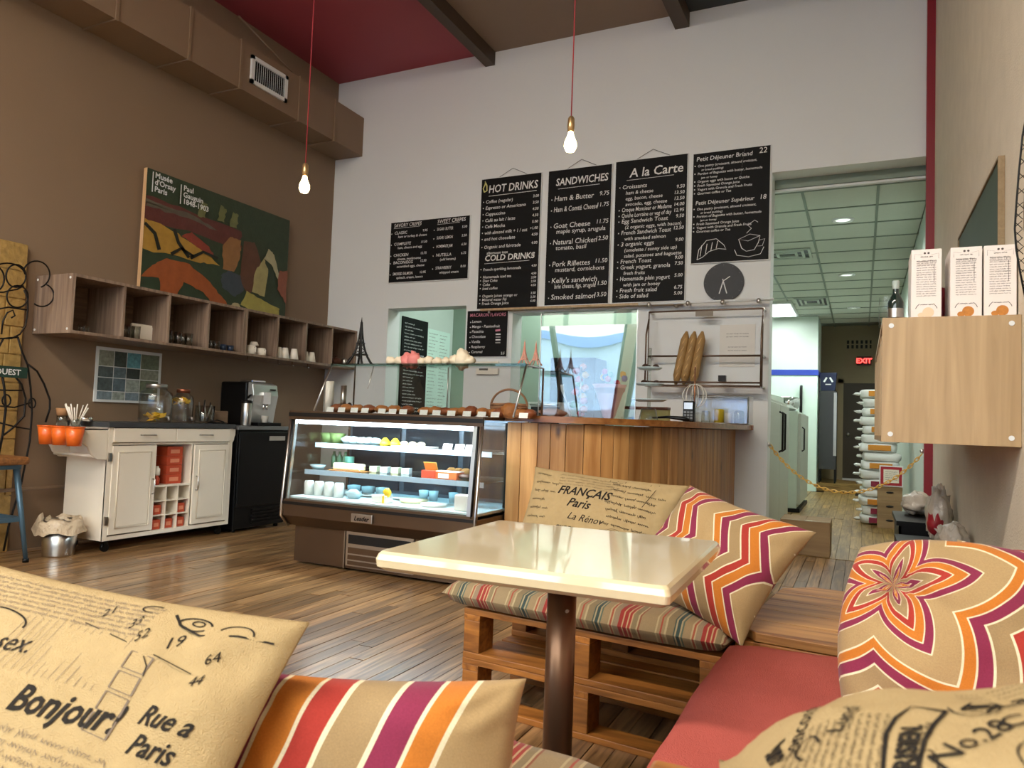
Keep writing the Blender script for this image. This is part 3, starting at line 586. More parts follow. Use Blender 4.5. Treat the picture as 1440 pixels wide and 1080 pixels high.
for i, px in enumerate((348, 391, 411, 433)):
    q = on(px, 508, 0, -5.12); tag(MB().tube([(0, 0, 0), (0, 0, -0.03), (0.012, 0, -0.045), (0.02, 0, -0.03)], 0.004, 6).build('cup_hook', m_chrome, loc=(-5.12, q.y, 1.567)), 'small clear hook under the far cubby shelf, %s from the left' % ORD[i], 'hook', 'hooks under the shelf')
for i, (x, y) in enumerate(((139, 383), (402, 440))):
    q = on(x, y, 0, -5.45); tag(B(-0.04, 0.04, -0.03, 0.03, 0, 0.012).build('shelf_bracket', m_chrome, loc=(-5.455, q.y, 1.9955)), 'small chrome bracket on top of the %s cubby shelf' % ('nearer', 'farther')[i], 'bracket')
# painting: a plain colour-field stand-in in the same colours
pt = thing('canvas_print', 'large museum poster canvas in green, ochre and orange leaning on the cubby shelf', 'painting', (-5.42, 4.13, 1.996))
PWD, PH = 1.70, 1.07
B(-0.04, 0.0, 0.0, PWD, 0, PH).build('stretcher_frame', wood('pale pine edge', 'd9b389', 'c49a6c', 2, knots=False, rand=0.03), pt)
nz_ = random.Random(11)
def patch(nm, pts, col, dz, amp=0.012):
    n = len(pts); P2 = []
    for i in range(n):
        a = pts[i]; b = pts[(i+1) % n]; mseg = 5
        for k in range(mseg):
            q = k/mseg; P2.append((a[0]+(b[0]-a[0])*q+nz_.uniform(-amp, amp)*(k > 0), a[1]+(b[1]-a[1])*q+nz_.uniform(-amp, amp)*(k > 0)))
    col = ''.join('%02x' % int(int(col[i:i+2], 16)*0.86) for i in (0, 2, 4)); mt = mat('oil '+nm, col, 0.45, var=0.28, scale=14, bump=0.25, bscale=50)
    MB().add([(0.0012+dz*0.0006, min(max(a, 0), 1)*PWD, min(max(b, 0), 1)*PH) for a, b in P2], [tuple(range(len(P2)))]).build('painted_area', mt, pt)
patch('dark green ground', [(0, 0), (1, 0), (1, 1), (0, 1)], '3a4a34', 0, 0)
patch('maroon field', [(0, .58), (.3, .6), (.62, .56), (.62, .74), (.25, .77), (0, .78)], '6e3a34', 1)
patch('grey band', [(0, .70), (.2, .7), (.45, .68), (.3, .74), (0, .76)], '6b6454', 2)
patch('ochre field', [(0, .36), (.35, .36), (.48, .38), (.3, .5), (.12, .58), (0, .6)], 'c79a3f', 3)
patch('orange arch', [(.0, .14), (.06, .25), (.14, .33), (.28, .33), (.42, .22), (.52, .1), (.58, .0), (.47, .0), (.38, .12), (.25, .17), (.2, .0), (.12, .0), (.10, .16)], 'b5602f', 4, 0.006)
patch('red shape', [(.22, .54), (.34, .48), (.44, .44), (.4, .52), (.28, .6)], 'a04434', 5, .006)
patch('tan upright', [(.50, .36), (.58, .36), (.62, .52), (.62, .66), (.54, .66), (.49, .56)], 'a97a4a', 6, .006)
patch('brown upright', [(.62, .3), (.70, .18), (.74, .28), (.78, .5), (.72, .68), (.64, .66)], '6f4a38', 7, .006)
patch('slate oval', [(.50, .2), (.6, .14), (.66, .22), (.63, .34), (.54, .36), (.49, .3)], '4b5660', 8, .006)
patch('pale yellow panel', [(.72, .22), (.82, .2), (.84, .44), (.80, .56), (.74, .42)], 'bdb27a', 9, .006)
patch('yellow oval', [(.64, .08), (.78, .03), (.94, .02), (.95, .12), (.82, .16), (.68, .22)], 'c3b75e', 10, .006)
patch('cream bar', [(.80, .56), (.86, .52), (.92, .4), (.94, .42), (.88, .62), (.83, .66)], 'c9c39c', 11, .006)
patch('salmon corner', [(.92, .3), (1, .18), (1, .5), (.93, .48)], 'a5624a', 12, .006)
patch('pale spot', [(.56, .03), (.62, .01), (.66, .04), (.62, .09), (.58, .08)], 'd3c79b', 13, .004)
for a in ((.33, .82), (.46, .84), (.55, .82)): patch('olive figure', [(a[0]-.02, a[1]-.07), (a[0]+.03, a[1]-.07), (a[0]+.04, a[1]+.05), (a[0], a[1]+.07)], '7c8050', 14, .008)
cl = MB(); fnp = lambda a, b: (0.011, a, b)
for pts in ([(0.0, .56), (.06, .5), (.09, .38)], [(.17, .58), (.2, .48), (.27, .38)], [(.16, .37), (.22, .44), (.3, .4)], [(.28, .38), (.36, .46), (.46, .44)]): ribbon(cl, [(p[0]*PWD, p[1]*PH) for p in pts], 0.035, fnp)
cl.build('dark_branches', mat('oil near black', '23251d', 0.5), pt)
tx = MB()
for s_, x, y in (("Musée", .07, .95), ("d'Orsay", .07, .895), ("Paris", .07, .84), ("Paul", .36, .93), ("Gauguin", .36, .875), ("1848-1903", .36, .82)): put_text(tx, s_, fnp, x, y*PH-0.01, 0.066, bold=0.0015)
ribbon(tx, [(.05, .98*PH), (.05, .82*PH)], 0.009, fnp); ribbon(tx, [(.335, .96*PH), (.335, .80*PH)], 0.009, fnp); tx.build('lettering', m_white, pt)
# poster of city views
ps = thing('city_poster', 'white framed poster of many small city photographs under the cubby shelf', 'poster', (-5.498, 3.835, 1.092))
B(0, 0.014, 0, 0.60, 0, 0.44).build('frame', m_white, ps); rg = random.Random(2); cols = ['7a8a94', '4f5a5c', '9aa39c', '3a4440', '5d6e78', '8b8f80', '5f9aa8', '2f3634', 'a8b0a8', '66705c']
xs_ = [0.02, 0.155, 0.27, 0.40, 0.58]; zs_ = [0.02, 0.09, 0.2, 0.29, 0.42]; q = 0
for a in range(4):
    for b in range(4):
        cc = cols[6] if (a, b) == (2, 3) else [c for c in cols if c != cols[6]][rg.randrange(len(cols)-1)]
        B(0.014, 0.0155, xs_[a], xs_[a+1]-0.006, zs_[b], zs_[b+1]-0.006).build('photo', mat('photo print '+cc, cc, 0.4, var=0.75, scale=38), ps)
# gold panel
gp = thing('gold_panel', 'tall crinkled gold leaf panel standing against the brown wall at the left edge', 'panel', (-5.46, 2.3, 0.0)); rg = random.Random(8)
m_gold = mat('crinkled gold leaf', 'b8975a', 0.45, 0.35, var=0.45, scale=22, bump=1.0, bscale=26)
B(-0.02, 0, 0, 0.93, 0.0, 2.2).build('backing_board', m_gold, gp); z = 0.0
for z0 in [0.0+0.2*k for k in range(11)]:
    y = 0.0
    while y < 0.93:
        wd = min(rg.uniform(0.18, 0.34), 0.94-y); MB().box(0, 0.006+rg.uniform(0, .008), y+0.004, y+wd-0.004, z0+0.004, z0+0.196).build('gold_sheet', m_gold, gp, bevel=0.003); y += wd
# wire stand
ws = thing('wire_stand', 'black wrought wire stand with loops and a green street plate, left edge', 'stand', (-5.28, 3.1, 0.0)); O_ = Vector((-5.28, 3.1, 0))
def W(pts, r=0.0055, cl=False, nm='wire'): MB().tube([on(x, y, 0, -5.28)-O_ for x, y in pts], r, 7, cl).build(nm, m_dark, ws)
W(arc(22.5, 388, 14, 16, 0, 2*PI, 24)[:-1], cl=True); W(arc(24.5, 417, 15, 15.5, 0, 2*PI, 24)[:-1], cl=True)
W(arc(51, 386, 19, 19, PI+0.3, 2*PI+1.2, 18)); W(arc(59, 415, 16.5, 16, -1.2, 2.3, 18)); W(arc(10, 390, 26, 20, PI+0.2, 2*PI-0.2, 14)); W(arc(-8, 392, 14, 18, -1.5, 1.6, 12))
W([(-10, 411), (5, 411), (12, 409), (24, 407), (33, 402)]); W([(2, 470), (4, 452), (10, 440), (18, 436), (21, 444), (16, 447)]); W([(-12, 474), (0, 476), (16, 476), (28, 470), (36, 458), (39, 437), (39, 420), (34, 408)])
W([(-10, 436), (12, 432), (38, 436)]); W([(25, 474), (31, 495), (39, 513), (43, 545), (45, 580), (42, 620), (30, 680), (12, 740), (5, 775)], 0.007); W([(39, 512), (52, 522), (62, 540), (70, 562), (70, 575), (64, 594)], 0.007)
W([(3, 528), (6, 545), (8, 575), (4, 610), (-4, 650)], 0.008); W([(18, 526), (30, 540), (36, 560), (34, 585), (20, 600), (5, 612)], 0.007); W([(-10, 548), (12, 549), (34, 549)]); W([(-10, 570), (20, 573), (44, 566)]); W([(-10, 592), (20, 600), (44, 604)])
W(arc(45, 567, 5, 7, 0, 2*PI, 12)[:-1], cl=True); W(arc(9, 563, 6, 8, 0, 2*PI, 12)[:-1], cl=True); W([(25, 474), (5, 476), (-8, 500), (-12, 560), (-10, 700), (-14, 775)], 0.007)
a_ = on(-30, 528, 0, -5.26); b_ = on(40, 515, 0, -5.26)
B(0, 0.006, a_.y-3.1, b_.y-3.1, a_.z, a_.z+0.078).build('street_plate', mat('street plate green', '1e3a30', 0.4), ws, loc=(0.008, 0, 0))
tx = MB(); put_text(tx, 'OUEST', lambda a, b: (0.0155, a, b), on(3, 525, 0, -5.26).y-3.1-0.045, a_.z+0.02, 0.055, bold=0.001); tx.build('lettering', m_white, ws)
# stool
st = thing('stool', 'wooden seat stool on blue grey metal legs by the waste bin', 'stool', (-5.22, 2.93, 0)); m_blue = mat('blue grey metal', '4f6a7c', 0.4, 0.5)
B(-0.19, 0.19, -0.17, 0.17, 0.645, 0.70).build('seat', wood('stool seat wood', '9c6a3a', '6e4522', 0, knots=False), st, bevel=0.02)
MB().box(-0.14, 0.14, -0.14, 0.14, 0.615, 0.644).build('seat_frame', m_blue, st)
for sx in (-1, 1):
    for sy in (-1, 1):
        MB().cyl((sx*0.12, sy*0.12, 0.62), (sx*0.205, sy*0.17, 0.02), 0.021, 0.014, 8).build('leg', m_blue, st); MB().cyl((sx*0.205, sy*0.17, 0.0), (sx*0.205, sy*0.17, 0.025), 0.02, n=10).build('foot', m_black, st)
for sy in (-1, 1): B(-0.165, 0.165, sy*0.145-0.008, sy*0.145+0.008, 0.27, 0.30).build('stretcher', m_blue, st)
for sx in (-1, 1): B(sx*0.165-0.008, sx*0.165+0.008, -0.145, 0.145, 0.27, 0.30).build('stretcher', m_blue, st)
# waste bin
bn = thing('waste_bin', 'steel waste bin lined with a crumpled beige plastic bag', 'bin', (-5.09, 3.37, 0))
MB().lathe([(0, 0), (0.098, 0), (0.1, 0.01), (0.118, 0.25), (0.114, 0.25), (0.096, 0.012), (0, 0.012)], n=28).build('bin_body', m_steel, bn)
lb = MB(); n = 40; prof = [(0.105, 0.22), (0.117, 0.262), (0.14, 0.245), (0.15, 0.2), (0.155, 0.165)]; vs = []
for j, (r, z) in enumerate(prof):
    for i in range(n):
        t_ = 2*PI*i/n; kk = noise.noise(Vector((math.cos(t_)*3, math.sin(t_)*3, j*0.7))); vs.append(((r+0.03*kk*(j > 0))*math.cos(t_), (r+0.03*kk*(j > 0))*math.sin(t_), z+0.05*noise.noise(Vector((math.cos(t_)*2.2, math.sin(t_)*2.2, 5)))))
lb.add(vs, [(j*n+i, j*n+(i+1) % n, (j+1)*n+(i+1) % n, (j+1)*n+i) for j in range(4) for i in range(n)], True); lb.build('liner_bag', mat('beige bin liner', 'cbb89c', 0.35, var=0.1, bump=1.0, bscale=35), bn)
# ------------------------------------------------------------ kitchen cart
ct = thing('kitchen_cart', 'white kitchen cart on casters with dark worktop, two drawers and two panelled doors', 'cart', (-4.92, 3.57, 0)); D, L, Z0, Z1 = 0.45, 1.165, 0.085, 0.905
B(-D, 0, 0, L, Z0, Z0+0.03).build('base_panel', m_cream, ct); B(-D, 0, 0, 0.02, Z0+0.03, Z1).build('side_panel', m_cream, ct); B(-D, 0, L-0.02, L, Z0+0.03, Z1).build('side_panel', m_cream, ct)
B(-D, -D+0.012, 0.02, L-0.02, Z0+0.03, Z1).build('back_panel', m_cream, ct); B(-D, -0.012, 0.02, L-0.02, 0.775, 0.79).build('rail', m_cream, ct)
for y in (0.0, L-0.035): B(-0.012, 0.004, y, y+0.035, Z0, Z1).build('face_stile', m_cream, ct)
B(-D-0.005, 0.02, -0.012, L+0.012, Z1, Z1+0.038).build('worktop', mat('charcoal worktop', '3b3d40', 0.3), ct, bevel=0.004)
for a, b in ((0.037, 0.575), (0.58, 1.128)):
    d_ = B(-0.01, 0.014, a, b, 0.795, 0.9).build('drawer', m_cream, ct, bevel=0.004); y = (a+b)/2+0.01
    MB().tube([(0.012, y-0.06, 0.85), (0.035, y-0.06, 0.85), (0.035, y+0.06, 0.85), (0.012, y+0.06, 0.85)], 0.005).build('handle', m_steel, d_)
def door(y0, y1, hy):
    d_ = B(-0.006, 0.012, y0, y1, 0.125, 0.77).build('door', m_cream, ct, bevel=0.003); fr = MB(); e = 0.055
    B(0.012, 0.018, y0+e, y1-e, 0.125+e, 0.77-e).build('raised_panel', m_cream, d_, bevel=0.005)
    MB().tube([(0.017, y0+e-0.01, 0.125+e-0.01), (0.017, y1-e+0.01, 0.125+e-0.01), (0.017, y1-e+0.01, 0.77-e+0.01), (0.017, y0+e-0.01, 0.77-e+0.01)], 0.004, 6, True).build('panel_moulding', m_cream, d_)
    MB().tube([(0.012, hy, 0.40), (0.035, hy, 0.405), (0.035, hy, 0.51), (0.012, hy, 0.515)], 0.005).build('handle', m_steel, d_)
door(0.037, 0.405, 0.385); door(0.765, 1.128, 0.795)
for z in (0.20, 0.66): B(0.002, 0.02, 0.004, 0.026, z, z+0.06).build('hinge', m_steel, ct)
B(-D+0.02, -0.012, 0.405, 0.417, Z0+0.03, 0.775).build('partition', m_cream, ct); B(-D+0.02, -0.012, 0.752, 0.764, Z0+0.03, 0.775).build('partition', m_cream, ct); B(-D+0.02, -0.005, 0.417, 0.752, 0.445, 0.46).build('shelf', m_cream, ct)
for k in (1, 2): B(-0.35, -0.008, 0.417+0.1117*k-0.004, 0.417+0.1117*k+0.004, Z0+0.03, 0.445).build('cubby_divider', m_cream, ct)
for k in (1, 2): B(-0.35, -0.009, 0.417, 0.752, 0.115+0.11*k-0.004, 0.115+0.11*k+0.004).build('cubby_divider', m_cream, ct)
for s_ in (0, 1):
    for x in (-0.02, -D+0.005):
        pf = [(0, .9), (-.2, .9), (-.205, .8), (-.15, .765), (-.12, .71), (-.07, .675), (0, .67)]; pf = [(L-p[0] if s_ else p[0], p[1]) for p in pf]
        if s_: pf = [((p[0]-L)*0.17+L, p[1]*0.5+0.45) for p in pf]
        MB().prism(pf, 0, x, x+0.02).build('bracket', m_cream, ct, bevel=0.004)
B(-D, 0, -0.2, 0, 0.885, 0.9).build('side_tray', m_cream, ct); MB().cyl((-D+0.01, -0.10, 0.70), (-0.01, -0.10, 0.70), 0.012).build('towel_bar', m_cream, ct)
for x in (-0.05, -D+0.05):
    for y in (0.06, L-0.06):
        c_ = MB().cyl((x-0.012, y, 0.03), (x+0.012, y, 0.03), 0.03, n=16).build('caster', m_black, ct); MB().box(x-0.018, x+0.018, y-0.012, y+0.012, 0.045, 0.086).build('caster_fork', m_dark, c_)
m_orange = mat('orange enamel', 'e76a22', 0.35, coat=0.3)
for i, px in enumerate((68, 87, 107)):
    q = on(px, 610, 1, 3.31); o = thing('bucket', 'orange bucket, %s of three hanging at the end of the white cart' % ('left', 'middle', 'right')[i], 'bucket', (q.x, 3.30, 0.775), group='orange buckets on the cart')
    MB().lathe([(0, 0), (0.045, 0), (0.061, 0.13), (0.058, 0.13), (0.043, 0.004), (0, 0.004)], n=22).build('body', m_orange, o); MB().lathe([(0.058, 0.125), (0.064, 0.125), (0.064, 0.133), (0.058, 0.133)], n=22).build('rim', m_orange, o); MB().tube([(0, 0.055, 0.1), (0, 0.066, 0.12), (0, 0.075, 0.1)], 0.004, 6).build('hook', m_steel, o)
for i, (px, h) in enumerate(((88, 0.085), (107, 0.06))):
    q = on(px, 580, 1, 3.45); o = thing('straw_jar', 'glass jar %s' % ('with a cork band and folded napkins, left of the drinking straws', 'holding a bunch of white paper straws')[i], 'jar', (q.x, 3.45, 0.901))
    MB().lathe([(0, 0), (0.035, 0), (0.037, h), (0.034, h), (0.033, 0.004), (0, 0.004)], n=18).build('glass', m_tumb, o)
    if i:
        rg = random.Random(4); s_ = MB()
        for k in range(14):
            a = rg.uniform(0, 6.28); s_ = MB().cyl((0.015*math.cos(a), 0.015*math.sin(a), 0.01), (0.075*math.cos(a), 0.075*math.sin(a), 0.145+rg.uniform(-.01, .025)), 0.0045, n=6).build('straw', m_cupw, o)
    else: MB().lathe([(0.0, h-0.01), (0.036, h-0.01), (0.045, h+0.045), (0, h+0.045)], n=18).build('napkin_bundle', mat('brown napkin', 'a57a52', 0.8), o)
o = thing('metal_tin', 'low oval metal tin at the cart end behind the straws', 'tin', (-5.12, 3.52, 0.944)); MB().lathe([(0, 0), (0.05, 0), (0.055, 0.03), (0.05, 0.03), (0, 0.004)], n=20).build('body', m_chrome, o)
m_redbox = mat('orange red carton', 'b8482a', 0.5)
for k in range(4):
    o = B(-0.14, 0, 0, 0.145, 0, 0.072).build('tea_box', m_redbox, loc=(-4.97, 4.07+0.055, 0.4605+k*0.0735), bevel=0.002); tag(o, 'orange red carton in the cart bay, %s of the stack of four' % ('bottom', 'second from bottom', 'third from bottom', 'top')[k], 'box', 'orange cartons in the cart'); B(0.0, 0.001, 0.03, 0.115, 0.02, 0.05).build('label', mat('pale label', 'd98a6a', 0.5), o)
for r_, c_, lb_ in ((1, 0, 'middle row, left'), (1, 2, 'middle row, right'), (0, 0, 'bottom row, left'), (0, 1, 'bottom row, centre'), (0, 2, 'bottom row, right')):
    o = B(-0.14, 0, 0, 0.072, 0, 0.072).build('tea_box', m_redbox, loc=(-4.95, 3.57+0.417+0.1117*c_+0.018, Z0+0.0305+0.11*r_+(0.004 if r_ else 0)), bevel=0.002); tag(o, 'orange red carton in the small cart cubby: '+lb_, 'box', 'orange cartons in the cart'); B(0.0, 0.001, 0.015, 0.058, 0.02, 0.05).build('label', MATS['pale label'], o)
for k, z in enumerate((0.4605, 0.535)):
    o = MB().lathe([(0, 0), (0.022, 0), (0.022, 0.05), (0.012, 0.06), (0.012, 0.072), (0, 0.072)], n=14).build('small_bottle', (m_redbox, m_cupw)[k], loc=(-4.96, 4.03, z)); tag(o, 'small %s bottle at the left of the orange carton stack' % ('red', 'white')[k], 'bottle')
# things on the cart
def dispenser(px, lab, r, h, x, lem, copper):
    q = on(px, 570, 0, x); o = thing('drink_dispenser', lab, 'drink dispenser', (x, q.y, 0.9435))
    MB().lathe([(0, 0), (r*0.92, 0), (r, 0.02), (r, h*0.72), (r*0.93, h*0.86), (r*0.6, h*0.95), (r*0.6, h), (r*0.57, h), (r*0.57, h*0.94), (r*0.9, h*0.84), (r*0.97, h*0.7), (r*0.96, 0.02), (0, 0.01)], n=30).build('glass_body', m_clear, o)
    MB().lathe([(0, h+0.028), (r*0.6, h+0.028), (r*0.64, h+0.02), (r*0.64, h-0.005), (0, h-0.005)], n=24).build('lid', mat('copper lid', '9c5f48', 0.3, 0.9) if copper else m_steel, o)
    MB().tube([(r*0.98, 0, 0.045), (r+0.03, 0, 0.045), (r+0.035, 0, 0.02)], 0.009).build('tap', m_steel, o); rg = random.Random(px); n = 14
    for k in range(n):
        a = rg.uniform(0, 6.28); rr = rg.uniform(0, r*0.7); z = rg.uniform(0.02, 0.06) if lem else rg.uniform(h*0.62, h*0.76)
        MB().box(-0.026, 0.026, -0.026, 0.026, -0.002, 0.002, Matrix.Rotation(rg.uniform(-1, 1), 3, 'X') @ Matrix.Rotation(rg.uniform(0, 3), 3, 'Z'), (rr*math.cos(a), rr*math.sin(a), z)).build('lemon_slice', mat('lemon', 'e8b92c', 0.5), o, bevel=0.01)
dispenser(219, 'large glass drink dispenser with lemon slices at the bottom and a steel lid', 0.125, 0.28, -5.13, True, False)
dispenser(257, 'narrower glass drink dispenser with orange slices near the top and a copper lid', 0.085, 0.255, -5.17, False, True)
q = on(288, 575, 0, -5.15); o = thing('cutlery_jar', 'wide glass jar filled with dark tongs and spoons beside the dispensers', 'jar', (-5.15, q.y, 0.9435))
MB().lathe([(0, 0), (0.075, 0), (0.082, 0.02), (0.082, 0.15), (0.078, 0.15), (0.076, 0.02), (0, 0.01)], n=24).build('glass', m_tumb, o)
for k in range(6): MB().tube([(0.03*math.cos(k), 0.03*math.sin(k), 0.02), (0.06*math.cos(k+.4), 0.05*math.sin(k+.4), 0.16+0.02*(k % 3))], 0.006, 6).build('utensil', m_dark if k % 2 else m_steel, o)
q = on(314, 577, 0, -5.2); tag(B(-0.012, 0.012, -0.07, 0.07, 0, 0.11).build('wooden_block', wood('beige block', 'a58a70', '96795e', 1, knots=False), loc=(-5.2, q.y-0.02, 0.9435), bevel=0.006), 'small beige wooden block at the right end of the cart top', 'block')
q = on(318, 592, 0, -5.05); tag(MB().box(-0.05, 0.05, -0.06, 0.06, 0, 0.012).tube([(-0.03, -0.05, 0.015), (0.0, 0, 0.03), (0.03, 0.05, 0.015)], 0.005).build('tongs', m_black, loc=(-5.03, 4.66, 0.9435)), 'black tongs on a little tray at the right end of the cart top', 'tongs')
# ice maker, coffee machine
im = thing('under_counter_cooler', 'tall black cooler cabinet with a grey top between cart and display case', 'cooler', (-4.9, 4.775, 0))
B(-0.5, 0, 0, 0.62, 0.03, 0.895).build('cabinet', m_black, im, bevel=0.006); B(-0.51, 0.01, -0.005, 0.625, 0.895, 0.93).build('top', mat('grey metal top', '7b7e80', 0.35, 0.5), im, bevel=0.004); B(0, 0.02, 0.01, 0.61, 0.22, 0.88).build('door', m_black, im, bevel=0.01); B(0.02, 0.024, 0.36, 0.56, 0.80, 0.84).build('handle_recess', m_steel, im)
for k in range(5): B(0, 0.02, 0.2, 0.58, 0.06+0.03*k, 0.075+0.03*k).build('louvre', m_dark, im)
for x in (-0.45, -0.05):
    for y in (0.05, 0.57): MB().cyl((x, y, 0), (x, y, 0.03), 0.02).build('foot', m_dark, im)
cm = thing('coffee_machine', 'black and silver espresso machine on the black cooler', 'coffee machine', (-5.02, 5.0, 0.931)); m_silver = mat('silver plastic', 'c6c9c8', 0.28, 0.7)
B(-0.36, -0.03, 0, 0.33, 0, 0.40).build('body', m_black, cm, bevel=0.02)
MB().prism([(-0.03, 0.0), (0.0, 0.0), (0.03, 0.18), (0.05, 0.28), (0.03, 0.38), (-0.03, 0.40)], 1, 0.01, 0.32).build('front_panel', m_silver, cm, bevel=0.01)
MB().box(0.0, 0.07, 0.11, 0.2, 0.2, 0.31).cyl((0.05, 0.135, 0.15), (0.05, 0.135, 0.2), 0.012).cyl((0.05, 0.175, 0.15), (0.05, 0.175, 0.2), 0.012).build('spout', m_chrome, cm)
MB().lathe([(0, 0), (0.025, 0), (0.03, 0.0), (0.03, 0.012), (0, 0.012)], c=(0.04, 0.25, 0.33), n=16).build('dial', m_black, cm); B(-0.03, 0.11, 0.02, 0.31, 0, 0.03).build('drip_tray', m_black, cm, bevel=0.004); B(-0.2, -0.05, 0.08, 0.25, 0.40, 0.42).build('bean_lid', m_chrome, cm, bevel=0.005)
MB().tube([(0.0, 0.03, 0.28), (0.04, -0.03, 0.27), (0.05, -0.06, 0.25)], 0.01).build('steam_wand', m_black, cm)
tag(MB().lathe([(0, 0), (0.028, 0), (0.034, 0.06), (0.036, 0.062), (0.033, 0.062), (0.026, 0.003), (0, 0.003)], n=18).build('paper_cup', m_cupw, loc=(-4.955, 5.14, 0.9615)), 'small white paper cup on the espresso machine drip tray', 'cup')
q = on(374, 577, 0, -4.96); cn = thing('milk_canister', 'tall steel milk canister with black lid in front of the espresso machine', 'canister', (-4.97, 4.93, 0.931)); MB().lathe([(0, 0), (0.045, 0), (0.045, 0.2), (0, 0.2)], n=24).build('body', m_steel, cn, bevel=0.003); MB().lathe([(0.046, 0.2), (0.046, 0.225), (0, 0.23)], n=24).build('lid', m_black, cn)
# pendants
m_cord = mat('red woven cord', 'a3323c', 0.7); m_bulb = mat('lit bulb glass', 'fff0d0', 0.3, emit='ffe2a6', es=9.0)
for k, (x, z, lab) in enumerate(((-3.60, 2.66, 'bare bulb on a red cord hanging in front of the brown wall'), (-1.58, 2.70, 'bare bulb on a red cord hanging in front of the chalkboards'))):
    t = thing('pendant_bulb', lab, 'pendant lamp', (x, 4.0, z), group='bare bulbs on red cords'); H = ZC-z
    MB().cyl((0, 0, 0.17), (0, 0, H), 0.004, n=8).build('cord', m_cord, t); MB().lathe([(0, 0.18), (0.012, 0.178), (0.02, 0.165), (0.022, 0.12), (0.018, 0.085), (0, 0.085)], n=18).build('socket', mat('brass socket', 'c9a878', 0.3, 0.8), t)
    MB().lathe([(0.014, 0.085), (0.02, 0.06), (0.036, 0.02), (0.038, -0.005), (0.026, -0.032), (0.0, -0.042)], n=20).build('bulb', m_bulb, t)
    MB().tube([(-0.008, 0, 0.06), (-0.012, 0, 0.0), (0, 0.006, 0.012), (0.012, 0, 0.0), (0.008, 0, 0.06)], 0.0035, 6).build('filament', mat('glowing filament', 'ffd080', 0.5, emit='ffc468', es=160.0), t)
    MB().lathe([(0, 0), (0.045, 0), (0.045, -0.025), (0, -0.03)], c=(0, 0, H), n=20).build('ceiling_rose', m_cupw, t)
    l = bpy.data.lights.new('bulb_light', 'POINT'); l.energy = 9; l.color = (1, 0.78, 0.5); l.shadow_soft_size = 0.03; lo = bpy.data.objects.new('bulb_light', l); sc.collection.objects.link(lo); lo.location = (x, 4.0, z-0.0)
# ============================================================ refrigerated display case
m_bsteel = mat('warm brushed steel', '6a5848', 0.3, 0.8, var=0.08, scale=4); m_blk = mat('black gasket', '0c0c0d', 0.4)
dc = thing('display_case', 'refrigerated glass display case with brushed steel base, full of cakes', 'display case', (-3.66, 4.05, 0)); W_ = 1.55
bs = MB().box(0.05, 1.5, 0.05, 0.66, 0.02, 0.30).build('base', m_bsteel, dc)
MB().prism([(0.03, .27), (-0.05, .345), (-0.055, .44), (0.7, .44), (0.7, .27)], 0, 0.01, W_-0.01).build('lower_apron', m_bsteel, dc, bevel=0.003)
B(0.51, 1.05, 0.035, 0.055, 0.04, 0.27).build('grille_frame', m_steel, dc)
for k, (z0, z1) in enumerate(((0.19, 0.25), (0.125, 0.165), (0.085, 0.115), (0.05, 0.075))): B(0.53, 1.03, 0.03, 0.036, z0, z1).build('grille_opening' if k == 0 else 'grille_slat', m_blk if k == 0 else m_bsteel, dc)
B(0.495, 0.503, 0.03, 0.052, 0.02, 0.27).build('seam', m_steel, dc)
B(0.0, W_, -0.062, -0.045, 0.425, 0.445).build('bottom_gasket', m_blk, dc); B(0.0, W_, -0.06, -0.04, 0.445, 0.462).build('bottom_trim', m_bsteel, dc)
B(0.0, W_, -0.015, 0.68, 1.055, 1.075).build('top_panel', m_bsteel, dc, bevel=0.002); B(0.0, W_, -0.02, -0.012, 1.035, 1.062).build('top_gasket', m_blk, dc); B(0.0, W_, -0.018, 0.0, 1.015, 1.036).build('top_trim', m_bsteel, dc)
for s_, x in ((0, 0.0), (1, W_-0.02)):
    xc = 0.03 if s_ == 0 else W_-0.075; MB().prism([(0.004, 1.06), (-0.052, 0.445), (-0.03, 0.445), (0.03, 1.06)], 0, xc, xc+(0.018 if s_ == 0 else 0.045)).build('corner_post', m_steel, dc)
    MB().tube([(x+0.01, 0.0, 1.07), (x+0.01, -0.055, 0.45), (x+0.01, -0.06, 0.345), (x+0.01, 0.02, 0.268)], 0.011, 8).build('end_trim', m_steel, dc)
    xb = x+0.028 if s_ == 0 else x-0.018; MB().tube([(xb, 0.0, 1.06), (xb, -0.055, 0.45)], 0.008, 6).build('gasket', m_blk, dc)
    MB().prism([(0.0, 1.04), (-0.045, 0.46), (0.66, 0.46), (0.66, 1.04)], 0, x+0.006, x+0.012).build('side_glass', m_clear, dc); B(x, x+0.02, 0.655, 0.685, 0.44, 1.055).build('rear_post', m_bsteel, dc)
MB().prism([(0.0, 1.04), (-0.046, 0.46), (-0.041, 0.46), (0.005, 1.04)], 0, 0.03, W_-0.03).build('front_glass', m_clear, dc)
m_inner = mat('cold grey inner panel', '5f6f7c', 0.25, 0.4); B(0.02, W_-0.02, 0.66, 0.67, 0.44, 1.055).build('rear_panel', m_inner, dc)
for k in range(3): B(0.05+0.5*k, 0.5+0.5*k, 0.645, 0.658, 0.5, 1.02).build('sliding_door', mat('dark sliding glass', '25343f', 0.08, 0.3), dc)
m_tray = mat('cool white enamel', 'd3e6ea', 0.3); B(0.02, W_-0.02, 0.0, 0.65, 0.462, 0.475).build('deck', m_tray, dc)
m_gsh = mat('pale blue shelf edge', 'b4cfe2', 0.2); m_gsf = glass('shelf glass', (0.75, 0.88, 0.92, 1))
